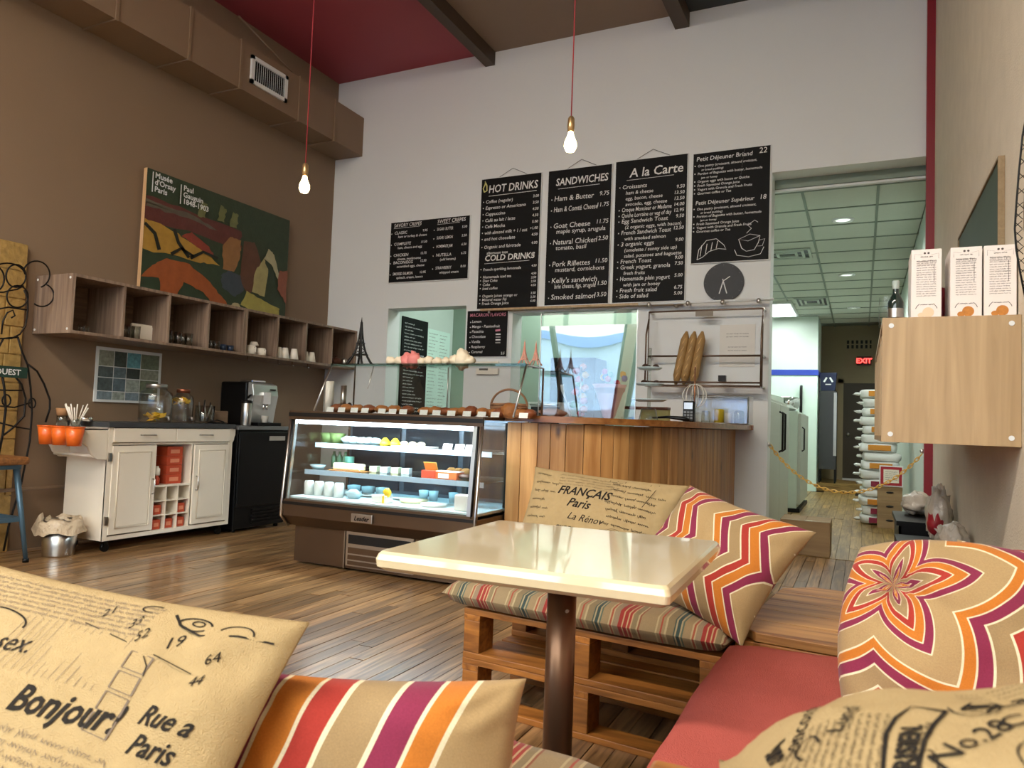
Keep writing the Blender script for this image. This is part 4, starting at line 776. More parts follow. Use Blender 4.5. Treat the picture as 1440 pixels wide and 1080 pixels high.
for z, y0 in ((0.655, 0.12), (0.845, 0.22)):
    s_ = B(0.05, W_-0.05, y0, 0.64, z-0.008, z).build('shelf', m_gsf, dc); B(0.05, W_-0.05, y0-0.005, y0+0.004, z-0.03, z+0.004).build('shelf_edge', m_gsh, s_)
    B(0.05, W_-0.05, 0.63, 0.64, z-0.03, z).build('shelf_support', m_steel, s_)
B(0.06, 1.46, 0.02, 0.045, 0.985, 1.012).build('light_strip', mat('cold light strip', 'ffffff', 0.4, emit='dff2ff', es=9.0), dc)
_a = area('case_light', (-3.66+0.77, 4.05+0.14, 1.03), (1.3, 0.06), (0.1, 0, 0), 16, (0.82, 0.93, 1.0))
B(0.62, 0.79, -0.072, -0.056, 0.352, 0.41).build('badge', m_steel, dc, bevel=0.004); tx = MB(); put_text(tx, 'Leader', lambda a, b: (a, -0.0745, b), 0.705, 0.366, 0.042, shear=0.3, bold=0.001, align='CENTER'); tx.build('lettering', m_dark, dc)
def food(name, lab, cat, mb, mt, loc, grp='food in the display case', **k): return tag(mb.build(name, mt, loc=loc, **k), lab, cat, grp)
def cx(px, y, z=0.7): return on(px, 640, 1, y).x
m_tin = mat('clear plastic tub', 'c8e4ea', 0.15, trans=0.3); m_lem = mat('lemon yellow icing', 'ecc92c', 0.4, var=0.15); m_cakeb = mat('baked crust', 'a8703a', 0.7, var=0.3, scale=40); m_crm = mat('cream filling', 'eee3b8', 0.5); m_wht = mat('white icing', 'f0efe8', 0.5); m_pbox = mat('red orange pastry box', 'c4472c', 0.5); m_ybox = mat('gold pastry box', 'c9a348', 0.5)
Z1_, Z2_, Z3_ = 0.476, 0.656, 0.846
for i, px in enumerate((470, 478, 486)): food('juice_bottle', 'small green labelled bottle at the back left of the case, %s from the left' % ORD[i], 'bottle', MB().lathe([(0, 0), (0.022, 0), (0.022, 0.08), (0.01, 0.1), (0.01, 0.12), (0, 0.12)], n=14), mat('green bottle', '6f8f6a', 0.2), (cx(px, 4.55), 4.55, Z2_))
for i, px in enumerate((530, 545, 560, 575)): food('cake_slice', 'pale cake slice on the middle case shelf, %s from the left' % ORD[i], 'cake', MB().prism([(-0.03, -0.04), (0.03, -0.04), (0.0, 0.05)], 2, 0, 0.04), (m_crm, m_wht)[i % 2], (cx(px, 4.42), 4.42, Z2_))
for i, px in enumerate((636, 646, 656)): food('chocolate_cake', 'little chocolate cake at back right of middle case shelf, %s from left' % ORD[i], 'cake', MB().lathe([(0, 0), (0.035, 0), (0.035, 0.045), (0.02, 0.06), (0, 0.06)], n=16), m_cakeb, (cx(px, 4.5), 4.5, Z2_))
for i, px in enumerate((500, 520, 540)): food('clear_tub', 'clear round tub at the back of the case floor, %s from the left' % ORD[i], 'tub', MB().lathe([(0, 0), (0.045, 0), (0.05, 0.06), (0, 0.065)], n=16), m_tin, (cx(px, 4.5), 4.5, Z1_))
for i, px in enumerate((598, 612, 640)): food('jelly_cup', 'pale jelly cup at the back of the case floor, %s from the left' % ORD[i], 'cup', MB().lathe([(0, 0), (0.028, 0), (0.036, 0.07), (0, 0.072)], n=16), m_tin, (cx(px, 4.48), 4.48, Z1_))
for i, px in enumerate((461, 474)): food('salad_tub', 'green salad tub, the %s one at the left end of the case' % ('left', 'right')[i], 'tub', MB().lathe([(0, 0), (0.05, 0), (0.06, 0.07), (0, 0.075)], n=16), mat('green salad', '5f7a44', 0.6, var=0.4, scale=60), (cx(px, 4.45), 4.45, Z3_))
for i, px in enumerate((488, 498, 508, 518, 528)): food('pastry_pack', 'clear wrapped pastry, %s from the left on the top case shelf' % ORD[i], 'pastry', MB().blob((0, 0, 0.025), (0.045, 0.05, 0.03), amp=0.3, seed=i), m_tin, (cx(px, 4.42), 4.42, Z3_))
for i, px in enumerate((541, 555)): food('lemon_tart', 'bright yellow lemon tart, %s one on the top case shelf' % ('left', 'right')[i], 'tart', MB().lathe([(0, 0), (0.035, 0), (0.042, 0.02), (0.034, 0.03), (0.015, 0.055), (0, 0.06)], n=16), m_lem, (cx(px, 4.42), 4.42, Z3_))
o = food('cream_tray', 'white tray of small cream cakes on the top case shelf', 'tray', B(-0.14, 0.14, -0.09, 0.09, 0, 0.008), m_wht, (cx(583, 4.45), 4.45, Z3_)); 
for i, px in enumerate((568, 580, 592)): food('cream_cake', 'small cream cake on the white tray of the top case shelf, %s from the left' % ORD[i], 'cake', MB().blob((0, 0, 0.015), (0.03, 0.03, 0.018), amp=0.1, seed=i), m_crm, (cx(px, 4.4), 4.4, Z3_+0.008))
for i, px in enumerate((628, 645, 660)): food('price_card', 'tilted white price card in the case, %s from left on the top shelf' % ORD[i], 'card', MB().box(-0.035, 0.035, -0.001, 0.001, 0, 0.045, Matrix.Rotation(-0.4, 3, 'X')), m_wht, (cx(px, 4.3), 4.3, Z3_))
o = food('frosted_log_cake', 'long pale yellow frosted cake on a board on the middle case shelf', 'cake', B(-0.12, 0.12, -0.04, 0.04, 0.0, 0.05), m_crm, (cx(492, 4.3), 4.3, Z2_+0.005), bevel=0.012); B(-0.15, 0.15, -0.06, 0.06, -0.004, 0.0).build('cake_board', m_cakeb, o)
o = food('pastry_box', 'low red and gold pastry box with an open lid on the middle case shelf', 'box', B(-0.05, 0.05, -0.05, 0.05, 0, 0.05), m_pbox, (cx(608, 4.28), 4.28, Z2_)); MB().box(-0.05, 0.05, 0, 0.003, 0, 0.06, Matrix.Rotation(0.5, 3, 'X'), (0, 0.0, 0.05)).build('lid', m_ybox, o)
o = food('pastry_box', 'orange and white pastry box beside the red one on the middle case shelf', 'box', B(-0.09, 0.09, -0.05, 0.05, 0, 0.045), mat('orange carton', 'd96a34', 0.5), (cx(630, 4.3)+0.01, 4.3, Z2_)); B(-0.05, 0.03, -0.052, -0.05, 0.005, 0.035).build('label', m_wht, o); B(-0.09, 0.09, -0.05, 0.05, 0.045, 0.05).build('lid', m_wht, o)
food('cookie_pack', 'dark chocolate cookie pack at the right of the middle case shelf', 'pack', MB().blob((0, 0, 0.02), (0.05, 0.04, 0.02)), mat('chocolate brown', '3b2418', 0.5), (cx(655, 4.3), 4.3, Z2_))
food('glass_dish', 'small clear dish at the left of the middle case shelf', 'dish', MB().lathe([(0, 0), (0.04, 0), (0.06, 0.03), (0.056, 0.03), (0, 0.006)], n=18), m_tin, (cx(448, 4.3), 4.3, Z2_))
food('green_tin', 'small green tin standing behind the log cake in the case', 'tin', MB().lathe([(0, 0), (0.035, 0), (0.035, 0.09), (0, 0.09)], n=18), mat('jade green tin', '5f8f7a', 0.4), (cx(492, 4.5), 4.5, Z2_))
for i, px in enumerate((437, 451, 465, 479)): food('yogurt_jar', 'white yogurt jar, %s from the left on the case floor' % ORD[i], 'jar', MB().lathe([(0, 0), (0.034, 0), (0.036, 0.08), (0.03, 0.1), (0, 0.1)], n=16), m_wht, (cx(px, 4.2), 4.2, Z1_))
food('wrapped_sandwich', 'white wrapped sandwich packet on the case floor beside the jars', 'packet', MB().blob((0, 0, 0.03), (0.06, 0.04, 0.035), amp=0.25), m_tin, (cx(500, 4.2), 4.2, Z1_))
o = food('gift_box', 'white box tied with a yellow ribbon on the case floor', 'box', B(-0.06, 0.06, -0.04, 0.04, 0, 0.05), m_wht, (cx(540, 4.15), 4.15, Z1_), bevel=0.004); B(0.03, 0.045, -0.042, 0.042, 0, 0.052).build('ribbon', m_lem, o); MB().blob((0.055, -0.02, 0.07), (0.03, 0.015, 0.03), amp=0.3).build('bow', m_lem, o)
food('flat_tart', 'wide flat tart with pale filling on the case floor', 'tart', MB().lathe([(0, 0), (0.09, 0), (0.1, 0.022), (0, 0.02)], n=24), m_crm, (cx(585, 4.3), 4.3, Z1_))
food('flat_tart', 'second flat pale tart on the case floor, right of the yellow ribbon box', 'tart', MB().lathe([(0, 0), (0.08, 0), (0.09, 0.02), (0, 0.018)], n=24), m_wht, (cx(613, 4.2), 4.2, Z1_))
food('cake_box', 'tall white cake box at the right end of the case floor', 'box', B(-0.05, 0.05, -0.04, 0.04, 0, 0.10), m_wht, (cx(655, 4.14), 4.14, Z1_), bevel=0.006)
for i, px in enumerate((520, 568)): food('plate', 'shallow white plate on the case floor, %s of the ribbon box' % ('left', 'right')[i], 'plate', MB().lathe([(0, 0.004), (0.03, 0.004), (0.07, 0.015), (0.07, 0.018), (0, 0.008)], n=22), m_wht, (cx(px, 4.38), 4.38, Z1_))
# upper glass guard standing on the case
ug = thing('glass_guard', 'slanted glass pastry guard with a glass shelf on top of the display case', 'glass guard', (-3.66, 4.05, 1.076)); X0, X1 = 0.12, 1.70
for x in (X0, X1): MB().tube([(x, 0.1, 0.004), (x, 0.27, 0.345), (x, 0.55, 0.345), (x, 0.55, 0.004)], 0.007, 8).build('end_frame', m_steel, ug)
MB().prism([(0.1, 0.006), (0.266, 0.34), (0.271, 0.34), (0.105, 0.006)], 0, X0+0.008, X1-0.008).build('front_pane', m_clear, ug); B(X0, X1, 0.265, 0.55, 0.345, 0.353).build('top_pane', m_clear, ug); B(X0, X1, 0.258, 0.266, 0.335, 0.356).build('front_edge', glass('green glass edge', (0.55, 0.7, 0.66, 1)), ug)
MB().tube([(0.52, 0.18, 0.17), (0.5, 0.27, 0.34)], 0.003).build('brace', m_steel, ug); MB().cyl((X0+0.98, 0.30, 0.0), (X0+0.98, 0.30, 0.33), 0.004).build('support_rod', m_steel, ug)
for k, (px, h, r) in enumerate(((463, 0.23, 0.032), (483, 0.20, 0.022))):
    x = on(px, 560, 1, 4.42).x; tag(MB().lathe([(0, 0), (r, 0), (r, h), (0, h)], n=20).build('cup_stack', m_cupw if k == 0 else m_steel, loc=(x, 4.42, 1.0765)), ('tall stack of white paper cups behind the guard glass', 'slim metal cup tube beside the white cup stack')[k], 'cups')
x = on(492, 560, 1, 4.42).x; tag(MB().lathe([(0, 0), (0.03, 0), (0.034, 0.02), (0.02, 0.05), (0.012, 0.07), (0, 0.075)], n=14).build('small_bell', m_dark, loc=(x, 4.42, 1.0765)), 'small dark bell shaped pot behind the guard glass', 'pot')
# pastries on the case top
m_bake = mat('golden brown pastry', 'b0703a', 0.55, var=0.4, scale=30, bump=0.5, bscale=60); m_bake2 = mat('dark brown pastry', '8a4c2a', 0.5, var=0.4, scale=30, bump=0.4, bscale=60)
def croissant(r, s):
    mb = MB(); pts = []; rr = []
    for k in range(11): a = -0.2+(PI+0.4)*k/10; pts.append((r*math.cos(a), r*0.6*math.sin(a), 0.022)); rr.append(0.007+0.021*math.sin(PI*k/10)*(1+0.12*(k % 2)))
    return mb.tube(pts, rr, 9)
for i, (px, kind, w2) in enumerate(((474, 2, .035), (488, 1, .045), (503, 1, .045), (519, 1, .05), (537, 1, .05), (555, 1, .05), (574, 1, .04), (597, 0, .05), (612, 1, .045), (624, 0, .05), (638, 0, .05), (652, 1, .04), (663, 2, .042), (679, 1, .04), (691, 0, .045), (703, 1, .04), (717, 2, .055), (733, 1, .05), (745, 1, .04))):
    x = on(px, 575, 1, 4.28).x; mb = croissant(w2*0.95, i) if kind == 0 else MB().blob((0, 0, 0.03 if kind == 1 else w2*0.8), (w2*1.15, 0.045, 0.03 if kind == 1 else w2*0.9), amp=0.25, seed=i)
    tag(mb.build(('croissant', 'flat_pastry', 'round_bun')[kind], m_bake if i % 3 else m_bake2, loc=(x, 4.28, 1.0765 if kind else 1.0815)), '%s in the row on the display case, %s from the left' % (('golden crescent croissant', 'low brown pastry', 'domed round brown bun')[kind], ORD[i]), 'pastry', 'pastries along the case top')
for i, px in enumerate((461, 477, 495, 510, 534, 549, 564, 593, 611, 632, 654, 675, 694, 734)):
    x = on(px, 580, 1, 4.165).x; tag(MB().box(-0.03, 0.03, -0.001, 0.001, 0, 0.034, Matrix.Rotation(-0.25, 3, 'X')).build('price_tag', m_wht, loc=(x, 4.185, 1.0765)), 'small white price tag in front of the pastries, %s from the left' % ORD[i], 'tag', 'price tags along the case top')
# meringues on the top pane
m_pink = mat('pink meringue', 'e58a84', 0.5, var=0.15, bump=0.3); m_mer = mat('cream meringue', 'efe0c4', 0.5, var=0.12, scale=30, bump=0.3)
for i, (px, r, c_) in enumerate(((550, .04, 0), (562, .04, 0), (572, .045, 1), (582, .05, 1), (593, .035, 0), (603, .04, 0), (615, .035, 0), (627, .035, 0), (640, .045, 0), (650, .055, 0), (660, .04, 0))):
    x = on(px, 510, 1, 4.42).x; tag(MB().blob((0, 0, r*0.75), (r, r*0.9, r*(1.25 if c_ or i == 9 else 0.8)), amp=0.45, seed=i+3, freq=2.4).build('meringue', m_pink if c_ else m_mer, loc=(x, 4.42, 1.4295)), '%s meringue on the glass guard, %s from the left of the row' % ('pink' if c_ else 'cream', ORD[i]), 'meringue', 'meringues on the guard shelf')
def eiffel(lab, x, y, z, h, mt):
    t = thing('tower_figurine', lab, 'figurine', (x, y, z)); hw = lambda q: h*(0.19*math.exp(-q*3.6)+0.012*(1-q))
    for sx in (-1, 1):
        for sy in (-1, 1): MB().tube([(sx*hw(q/10), sy*hw(q/10), h*q/10) for q in range(0, 10)], [h*0.026*(1-0.06*q) for q in range(10)], 4).build('leg', mt, t)
    for q in (0.0, 0.22, 0.45): a = hw(q)+h*0.02; B(-a, a, -a, a, h*q, h*(q+0.025)).build('platform', mt, t) if q else None
    lat = MB()
    for k in range(9):
        q0, q1 = 0.25+k*0.07, 0.25+(k+1)*0.07
        for s in (-1, 1):
            lat.tube([(-hw(q0), s*hw(q0), h*q0), (hw(q1), s*hw(q1), h*q1)], h*0.007, 4); lat.tube([(hw(q0), s*hw(q0), h*q0), (-hw(q1), s*hw(q1), h*q1)], h*0.007, 4)
    lat.build('lattice', mt, t); MB().tube([(hw(0)*math.cos(a), -hw(0.06), h*0.2*math.sin(a)) for a in [PI*k/10 for k in range(11)]], h*0.01, 5).build('arch', mt, t); MB().cyl((0, 0, h*0.88), (0, 0, h), h*0.018, h*0.004, 6).build('spire', mt, t)
eiffel('black lattice tower figurine standing on the left end of the glass guard', on(506, 510, 1, 4.5).x, 4.5, 1.4295, 0.37, m_blk)
eiffel('pink lattice tower figurine at the right end of the glass guard', on(737, 510, 1, 4.42).x, 4.42, 1.4295, 0.17, mat('salmon pink paint', 'e8a08c', 0.5))
eiffel('second pink tower figurine, half hidden by the clear screen', on(757, 510, 1, 4.42).x-0.02, 4.42, 1.4295, 0.16, MATS['salmon pink paint'])
# ============================================================ wooden counter
m_ply = wood('honey pine boards', 'cd9a5e', '9d6832', 2, rough=0.45, freq=6, rand=0.28, dark='4a2a12', coat=0.1)
m_ctop = wood('counter top wood', 'a9713a', '7c4a22', 0, rough=0.3, freq=8, rand=0.05, coat=0.3)
cn_ = thing('wooden_counter', 'honey pine plank counter with a thick wooden top curving back to the white wall', 'counter', (-2.0, 4.7, 0)); CP = [(-2.11, 4.38), (-1.75, 4.42), (-1.45, 4.58), (-1.22, 4.9), (-1.08, 5.35), (-1.0, 5.9), (-0.985, 6.59)]
def cat_rom(P, n=12):
    out = []
    for i in range(len(P)-1):
        p0, p1, p2, p3 = P[max(i-1, 0)], P[i], P[i+1], P[min(i+2, len(P)-1)]
        for k in range(n):
            t = k/n; out.append(tuple(0.5*((2*p1[j])+(-p0[j]+p2[j])*t+(2*p0[j]-5*p1[j]+4*p2[j]-p3[j])*t*t+(-p0[j]+3*p1[j]-3*p2[j]+p3[j])*t**3) for j in (0, 1)))
    return out+[P[-1]]
CC = cat_rom(CP); d_ = [0]
for a, b in zip(CC, CC[1:]): d_.append(d_[-1]+math.dist(a, b))
def at_len(s):
    for i in range(len(d_)-1):
        if d_[i+1] >= s: q = (s-d_[i])/(d_[i+1]-d_[i]); return tuple(CC[i][j]+(CC[i+1][j]-CC[i][j])*q for j in (0, 1))
    return CC[-1]
s_ = 0; rg = random.Random(12)
while s_ < d_[-1]-0.02:
    e_ = min(s_+rg.choice((0.085, 0.1, 0.115)), d_[-1]); a = Vector((*at_len(s_), 0)); b = Vector((*at_len(e_), 0)); L = (b-a).length; an = math.atan2(b.y-a.y, b.x-a.x); mid = (a+b)/2-Vector((-2.0, 4.7, 0)); th = rg.uniform(0, 0.0015)
    o = B(-L/2+0.002, L/2-0.002, -th, 0.018, 0.004, 1.05).build('plank', m_ply, cn_, bevel=0.002); o.location = mid; o.rotation_euler = (0, 0, an); s_ = e_
out, inn = [], []
for i, p in enumerate(CC):
    a = CC[max(i-1, 0)]; b = CC[min(i+1, len(CC)-1)]; dx, dy = b[0]-a[0], b[1]-a[1]; q = math.hypot(dx, dy); nx_, ny_ = dy/q, -dx/q; ov = 0.055+0.08*i/len(CC); out.append((p[0]+nx_*ov, p[1]+ny_*ov)); inn.append((p[0]-nx_*0.55, p[1]-ny_*0.55))
poly = out+[(-0.985+0.15, 6.59), (-1.75, 6.59), (-1.75, 5.6), (-2.0, 5.05), (-2.16, 5.0)]
poly = [(p[0]+2.0, p[1]-4.7) for p in poly]; poly[0] = (-2.105+2.0, poly[0][1]); poly[-1] = (-2.105+2.0, 5.0-4.7)
MB().prism(poly, 2, 1.055, 1.096).build('counter_top', m_ctop, cn_, bevel=0.008, seg=3)
bp_ = [(p[0]+2.0-0.02, min(p[1], 6.53)-4.7+0.03) for p in CC]; inner = [(-1.7+2, 6.58-4.7), (-1.7+2, 5.6-4.7), (-2.08+2, 4.98-4.7)]
MB().prism([(p[0]-0.02, p[1]+0.02) for p in bp_]+inner, 2, 0.0, 1.04).build('carcass', m_gap, cn_)
CTZ = 1.0965
# clear screen on the counter
m_acr = glass('bright acrylic', (0.94, 0.97, 0.98, 1), 0.01, 5.0)
sc_ = thing('acrylic_screen', 'tall clear acrylic screen on the counter mirroring the bright street', 'screen', (-1.69, 4.74, CTZ)); n = 24; vs = []; H = 0.635
def acr(x0, x1, z0, z1, y, bow, nm, mt, tk=0.004):
    vs = []; n = 20
    for j in range(n+1):
        for i in range(n+1):
            u, v = i/n, j/n; xx = x0+(x1-x0)*u; zz = z0+(z1-z0)*v; vs.append((xx, y+bow*(math.sin(PI*v)*0.6+0.5*math.sin(PI*u)*v), zz))
    k = len(vs); vs += [(a, b+tk, c) for a, b, c in vs]; q = n+1
    fs = [(j*q+i, j*q+i+1, (j+1)*q+i+1, (j+1)*q+i) for j in range(n) for i in range(n)]; fs += [tuple(reversed([a+k for a in f])) for f in fs]
    MB().add(vs, fs, True).build(nm, mt, sc_)
acr(-0.36, 0.335, 0.0, H, 0.0, 0.007, 'front_sheet', m_acr); acr(-0.35, 0.34, H-0.02, H+0.11, 0.02, 0.0, 'top_sheet', m_clear)
for x in (-0.362, 0.335): B(x, x+0.004, -0.002, 0.006, 0, H+0.09).build('polished_edge', m_steel, sc_)
for x in (-0.3, 0.28): MB().box(x-0.03, x+0.03, -0.03, 0.06, 0, 0.012).build('foot', m_clear, sc_)
# bouquet of wrapped candy and loose things on the counter
bq = thing('candy_bouquet', 'bouquet of bright wrapped lollipops in pink paper behind the clear screen', 'bouquet', (-1.60, 4.95, CTZ)); rg = random.Random(21)
MB().lathe([(0.03, 0), (0.045, 0.02), (0.10, 0.2), (0.12, 0.24), (0.117, 0.24), (0.03, 0.01)], n=22).build('paper_wrap', mat('pink tissue', 'dfa6b4', 0.6, var=0.2), bq)
for k in range(16):
    cc = ('c8303a', 'e0b02c', '4a9a4a', 'd0609a', '3f5fb0')[k % 5]; a = rg.uniform(0, 6.28); r = rg.uniform(0.02, 0.13); z = rg.uniform(0.1, 0.34)
    MB().blob((r*math.cos(a), r*0.5*math.sin(a)-0.02, z), (0.022, 0.015, 0.022), amp=0.3, seed=k).build('wrapped_candy', mat('candy '+cc, cc, 0.3), bq)
bq2 = thing('candy_cone', 'column of red, orange and green wrapped sweets beside the pink bouquet', 'sweets', (-1.79, 4.88, CTZ))
for k in range(12):
    cc = ('c8303a', 'e0802c', '4a9a4a', 'c8303a', 'e0b02c')[k % 5]; MB().blob((0.04*math.sin(k*2.3)+0.0, 0.02*math.cos(k*1.7), 0.03+0.03*k), (0.028, 0.018, 0.024), amp=0.35, seed=k+50).build('wrapped_sweet', mat('candy '+cc, cc, 0.3), bq2)
MB().cyl((0, 0, 0), (0, 0, 0.36), 0.006).build('stick', m_steel, bq2)
tag(MB().tube([(0, 0, 0.004), (-0.06, 0.02, 0.14), (-0.085, 0.03, 0.2), (-0.09, 0.03, 0.235)], [0.006, 0.006, 0.014, 0.014], 8).build('white_brush', m_wht, loc=(-1.86, 4.9, CTZ)), 'white handled brush leaning behind the clear screen', 'brush')
tag(MB().blob((0, 0, 0.03), (0.11, 0.05, 0.03), amp=0.3).build('salmon_packet', mat('salmon paper', 'e2a890', 0.6), loc=(-2.0, 4.9, CTZ)), 'salmon pink paper packet on the counter behind the screen', 'packet')
bk = thing('wicker_basket', 'wicker basket with a tall round handle behind the brown buns', 'basket', (-2.22, 4.62, 1.076)); m_wick = mat('wicker', 'a5795a', 0.7, var=0.3, scale=60, bump=0.5)
for k in range(5): MB().tube([(0.13*math.cos(a), 0.09*math.sin(a), 0.012+0.02*k) for a in [2*PI*i/22 for i in range(22)]], 0.011, 6, True).build('weave_ring', m_wick, bk)
MB().tube([(0.14*math.cos(a), 0, 0.08+0.12*math.sin(a)) for a in [PI*i/16 for i in range(17)]], 0.008).build('handle', m_wick, bk); B(-0.12, 0.12, -0.08, 0.08, 0.0, 0.012).build('bottom', m_wick, bk)
cs = thing('tiered_stand', 'three tiered clear cake stand with dark little cakes at the edge of the screen', 'cake stand', (-1.33, 5.0, CTZ)); MB().lathe([(0, 0), (0.07, 0), (0.065, 0.01), (0.05, 0.08), (0.0, 0.085)], n=20).build('base', m_tumb, cs); MB().cyl((0, 0, 0.08), (0, 0, 0.5), 0.012).build('stem', m_tumb, cs)
for k, z in enumerate((0.13, 0.24, 0.35)):
    r = (0.12, 0.1, 0.085)[k]; pl = MB().lathe([(0, z), (r*0.8, z), (r, z+0.012), (r, z+0.016), (0, z+0.006)], n=24).build('tier', m_tray, cs)
    if k:
        for q in range(3): MB().blob((r*0.5*math.cos(q*2.1), r*0.5*math.sin(q*2.1), z+0.02), (0.024, 0.024, 0.018)).build('little_cake', MATS['chocolate brown'], pl)
o = tag(B(-0.16, 0.16, -0.05, 0.05, 0.08, 0.10).build('bread_tray', wood('reddish tray wood', '8a5238', '6e3c26', 0, knots=False), loc=(-1.42, 5.3, CTZ)), 'reddish wooden tray raised on a yellow box at the back of the counter', 'tray')
tag(B(-0.10, 0.10, -0.04, 0.04, 0, 0.08).build('yellow_box', mat('pale yellow card', 'd9cf86', 0.6), loc=(-1.36, 5.3, CTZ)), 'pale yellow box under the reddish tray', 'box')
o = thing('serving_tongs', 'black serving tongs lying on the counter right of the cake stand', 'tongs', (-1.17, 5.12, CTZ)); 
for s in (-1, 1): MB().tube([(-0.16, s*0.012, 0.02), (-0.05, s*0.02, 0.028), (0.06, s*0.015, 0.02), (0.1, s*0.01, 0.012)], [0.006, 0.009, 0.016, 0.008], 8).build('arm', m_black, o)
o = thing('card_reader', 'dark grey card reader standing on the counter', 'card reader', (-1.10, 5.2, CTZ)); MB().prism([(0, 0), (0.07, 0), (0.05, 0.14), (0.01, 0.15)], 0, -0.04, 0.04).build('body', m_black, o, bevel=0.008); MB().box(-0.03, 0.03, -0.002, 0.0, 0.09, 0.135).build('display', m_steel, o)
for q in range(9): MB().box(-0.03+0.022*(q % 3), -0.014+0.022*(q % 3), -0.003, 0.0, 0.02+0.02*(q//3), 0.034+0.02*(q//3)).build('key', mat('grey key', '77797c', 0.5), o)
# clear countertop box with jars and whisk
gb = thing('clear_counter_box', 'clear acrylic box at the right end of the counter', 'box', (-1.02, 6.1, CTZ)); a, b, c_ = 0.22, 0.16, 0.22
for nm, q in (('front_pane', (-a, a, -b, -b+0.003, 0, c_)), ('back_pane', (-a, a, b-0.003, b, 0, c_)), ('side_pane', (-a, -a+0.003, -b, b, 0, c_)), ('side_pane', (a-0.003, a, -b, b, 0, c_))): B(*q).build(nm, m_clear, gb)
MB().tube([(-a, -b, c_), (a, -b, c_), (a, b, c_), (-a, b, c_)], 0.004, 6, True).build('rim', m_steel, gb); MB().tube([(-a, -b, 0.004), (a, -b, 0.004), (a, b, 0.004), (-a, b, 0.004)], 0.004, 6, True).build('base_rim', m_steel, gb)
for x in (-a, a): MB().cyl((x, -b, 0), (x, -b, c_), 0.003, n=6).build('corner_edge', m_steel, gb)
for i, (x, y, r, h) in enumerate(((-0.12, -0.04, 0.035, 0.09), (-0.03, 0.05, 0.04, 0.11), (0.06, -0.05, 0.03, 0.08), (0.13, 0.04, 0.04, 0.1))): tag(MB().lathe([(0, 0.001), (r, 0.001), (r, h), (r*0.8, h+0.01), (0, h+0.012)], n=16).build('small_jar', (m_tumb, m_lem, m_cupw, m_tumb)[i], loc=(-1.02+x, 6.1+y, CTZ)), 'small jar inside the clear counter box, %s from the left' % ORD[i], 'jar', 'jars in the clear counter box')
o = thing('wire_whisk_rack', 'white wire loops standing behind the card reader', 'rack', (-1.14, 5.6, CTZ))
for k in range(6): MB().tube([(0.09*math.cos(a)*math.cos(k*PI/6)+0.0, 0.09*math.cos(a)*math.sin(k*PI/6), 0.2+0.09*math.sin(a)) for a in [2*PI*i/18 for i in range(18)]], 0.0025, 5, True).build('wire_loop', m_wht, o)
MB().cyl((0, 0, 0), (0, 0, 0.42), 0.006).build('rod', mat('copper pipe', 'b07a5a', 0.3, 0.8), o); MB().lathe([(0, 0), (0.05, 0), (0.05, 0.01), (0, 0.012)], n=16).build('foot', m_steel, o)
# ------------------------------------------------------------ rack with baguettes on the back wall
m_cop = mat('brownish pipe', '6f5a4c', 0.35, 0.7); rk = thing('baguette_rack', 'wall rack of brown metal pipes holding three baguettes', 'rack', (-1.25, 6.47, 1.42)); a = 0.49
MB().tube([(-a, 0, 0), (-a, 0, 0.665), (a, 0, 0.665), (a, 0, 0)], 0.010, 8, True).build('outer_frame', m_cop, rk)
for z in (0.0, 0.03): MB().cyl((-a, -0.08, z), (a, -0.08, z), 0.008).build('front_rod', m_cop, rk)
MB().cyl((-a, 0, 0.265), (a, 0, 0.265), 0.009).build('middle_rod', m_cop, rk); B(-a, a, -0.085, 0.0, -0.012, -0.004).build('shelf_plate', m_cop, rk)
for x in (-a, a):
    MB().tube([(x, 0, 0.60), (x, -0.08, 0.45), (x, -0.08, 0.0)], 0.008).build('side_arm', m_cop, rk)
    for z in (0.0, 0.265, 0.665): MB().cyl((x, 0, z), (x, 0.125, z), 0.011).build('wall_mount', m_steel, rk)
MB().box(-0.07, 0.08, -0.03, -0.02, 0.61, 0.655).build('hanging_tag', mat('grey brown tag', '8d8376', 0.6), rk)
m_bag2 = mat('baguette crust', 'a3804f', 0.6, var=0.35, scale=14, bump=0.4, bscale=40); m_scr = mat('pale scored crumb', 'd9b27a', 0.7)
for i, (xb, xt) in enumerate(((950, 966), (961, 977), (974, 988))):
    p0 = on(xb, 541, 1, 6.42); p1 = on(xt, 466, 1, 6.45); n = 12; pts = [p0.lerp(p1, k/n)-p0 for k in range(n+1)]; rr = [0.042*min(1, (math.sin(PI*(k+0.55)/(n+1.1))*1.9))*0.9 for k in range(n+1)]
    o = tag(MB().tube(pts, rr, 12).build('baguette', m_bag2, loc=p0), 'crusty brown baguette in the wall rack, %s of three' % ('left', 'middle', 'right')[i], 'bread', 'baguettes in the wall rack')
    for k in range(5): c0 = p0.lerp(p1, 0.16+0.16*k)-p0; MB().tube([c0+Vector((-0.014, -0.036, -0.025)), c0+Vector((0.0, -0.039, 0)), c0+Vector((0.014, -0.036, 0.03))], [0.002, 0.006, 0.002], 6).build('score', m_scr, o)
tag(B(-0.03, 0.03, -0.03, 0.03, 0, 0.05).build('dark_block', m_dark, loc=(on(1015, 540, 1, 6.4).x, 6.42, 1.461)), 'small dark box on the rack rods right of the baguettes', 'box')
ns = thing('paper_notice', 'white paper notice with typed lines on the wall behind the rack', 'notice', (-0.985, 6.596, 1.80)); B(-0.15, 0.15, -0.003, 0, -0.2, 0.17).build('paper', mat('notice paper', 'dcd8d0', 0.5), ns)
tx = MB(); fn = lambda a, b: (a, -0.004, b)
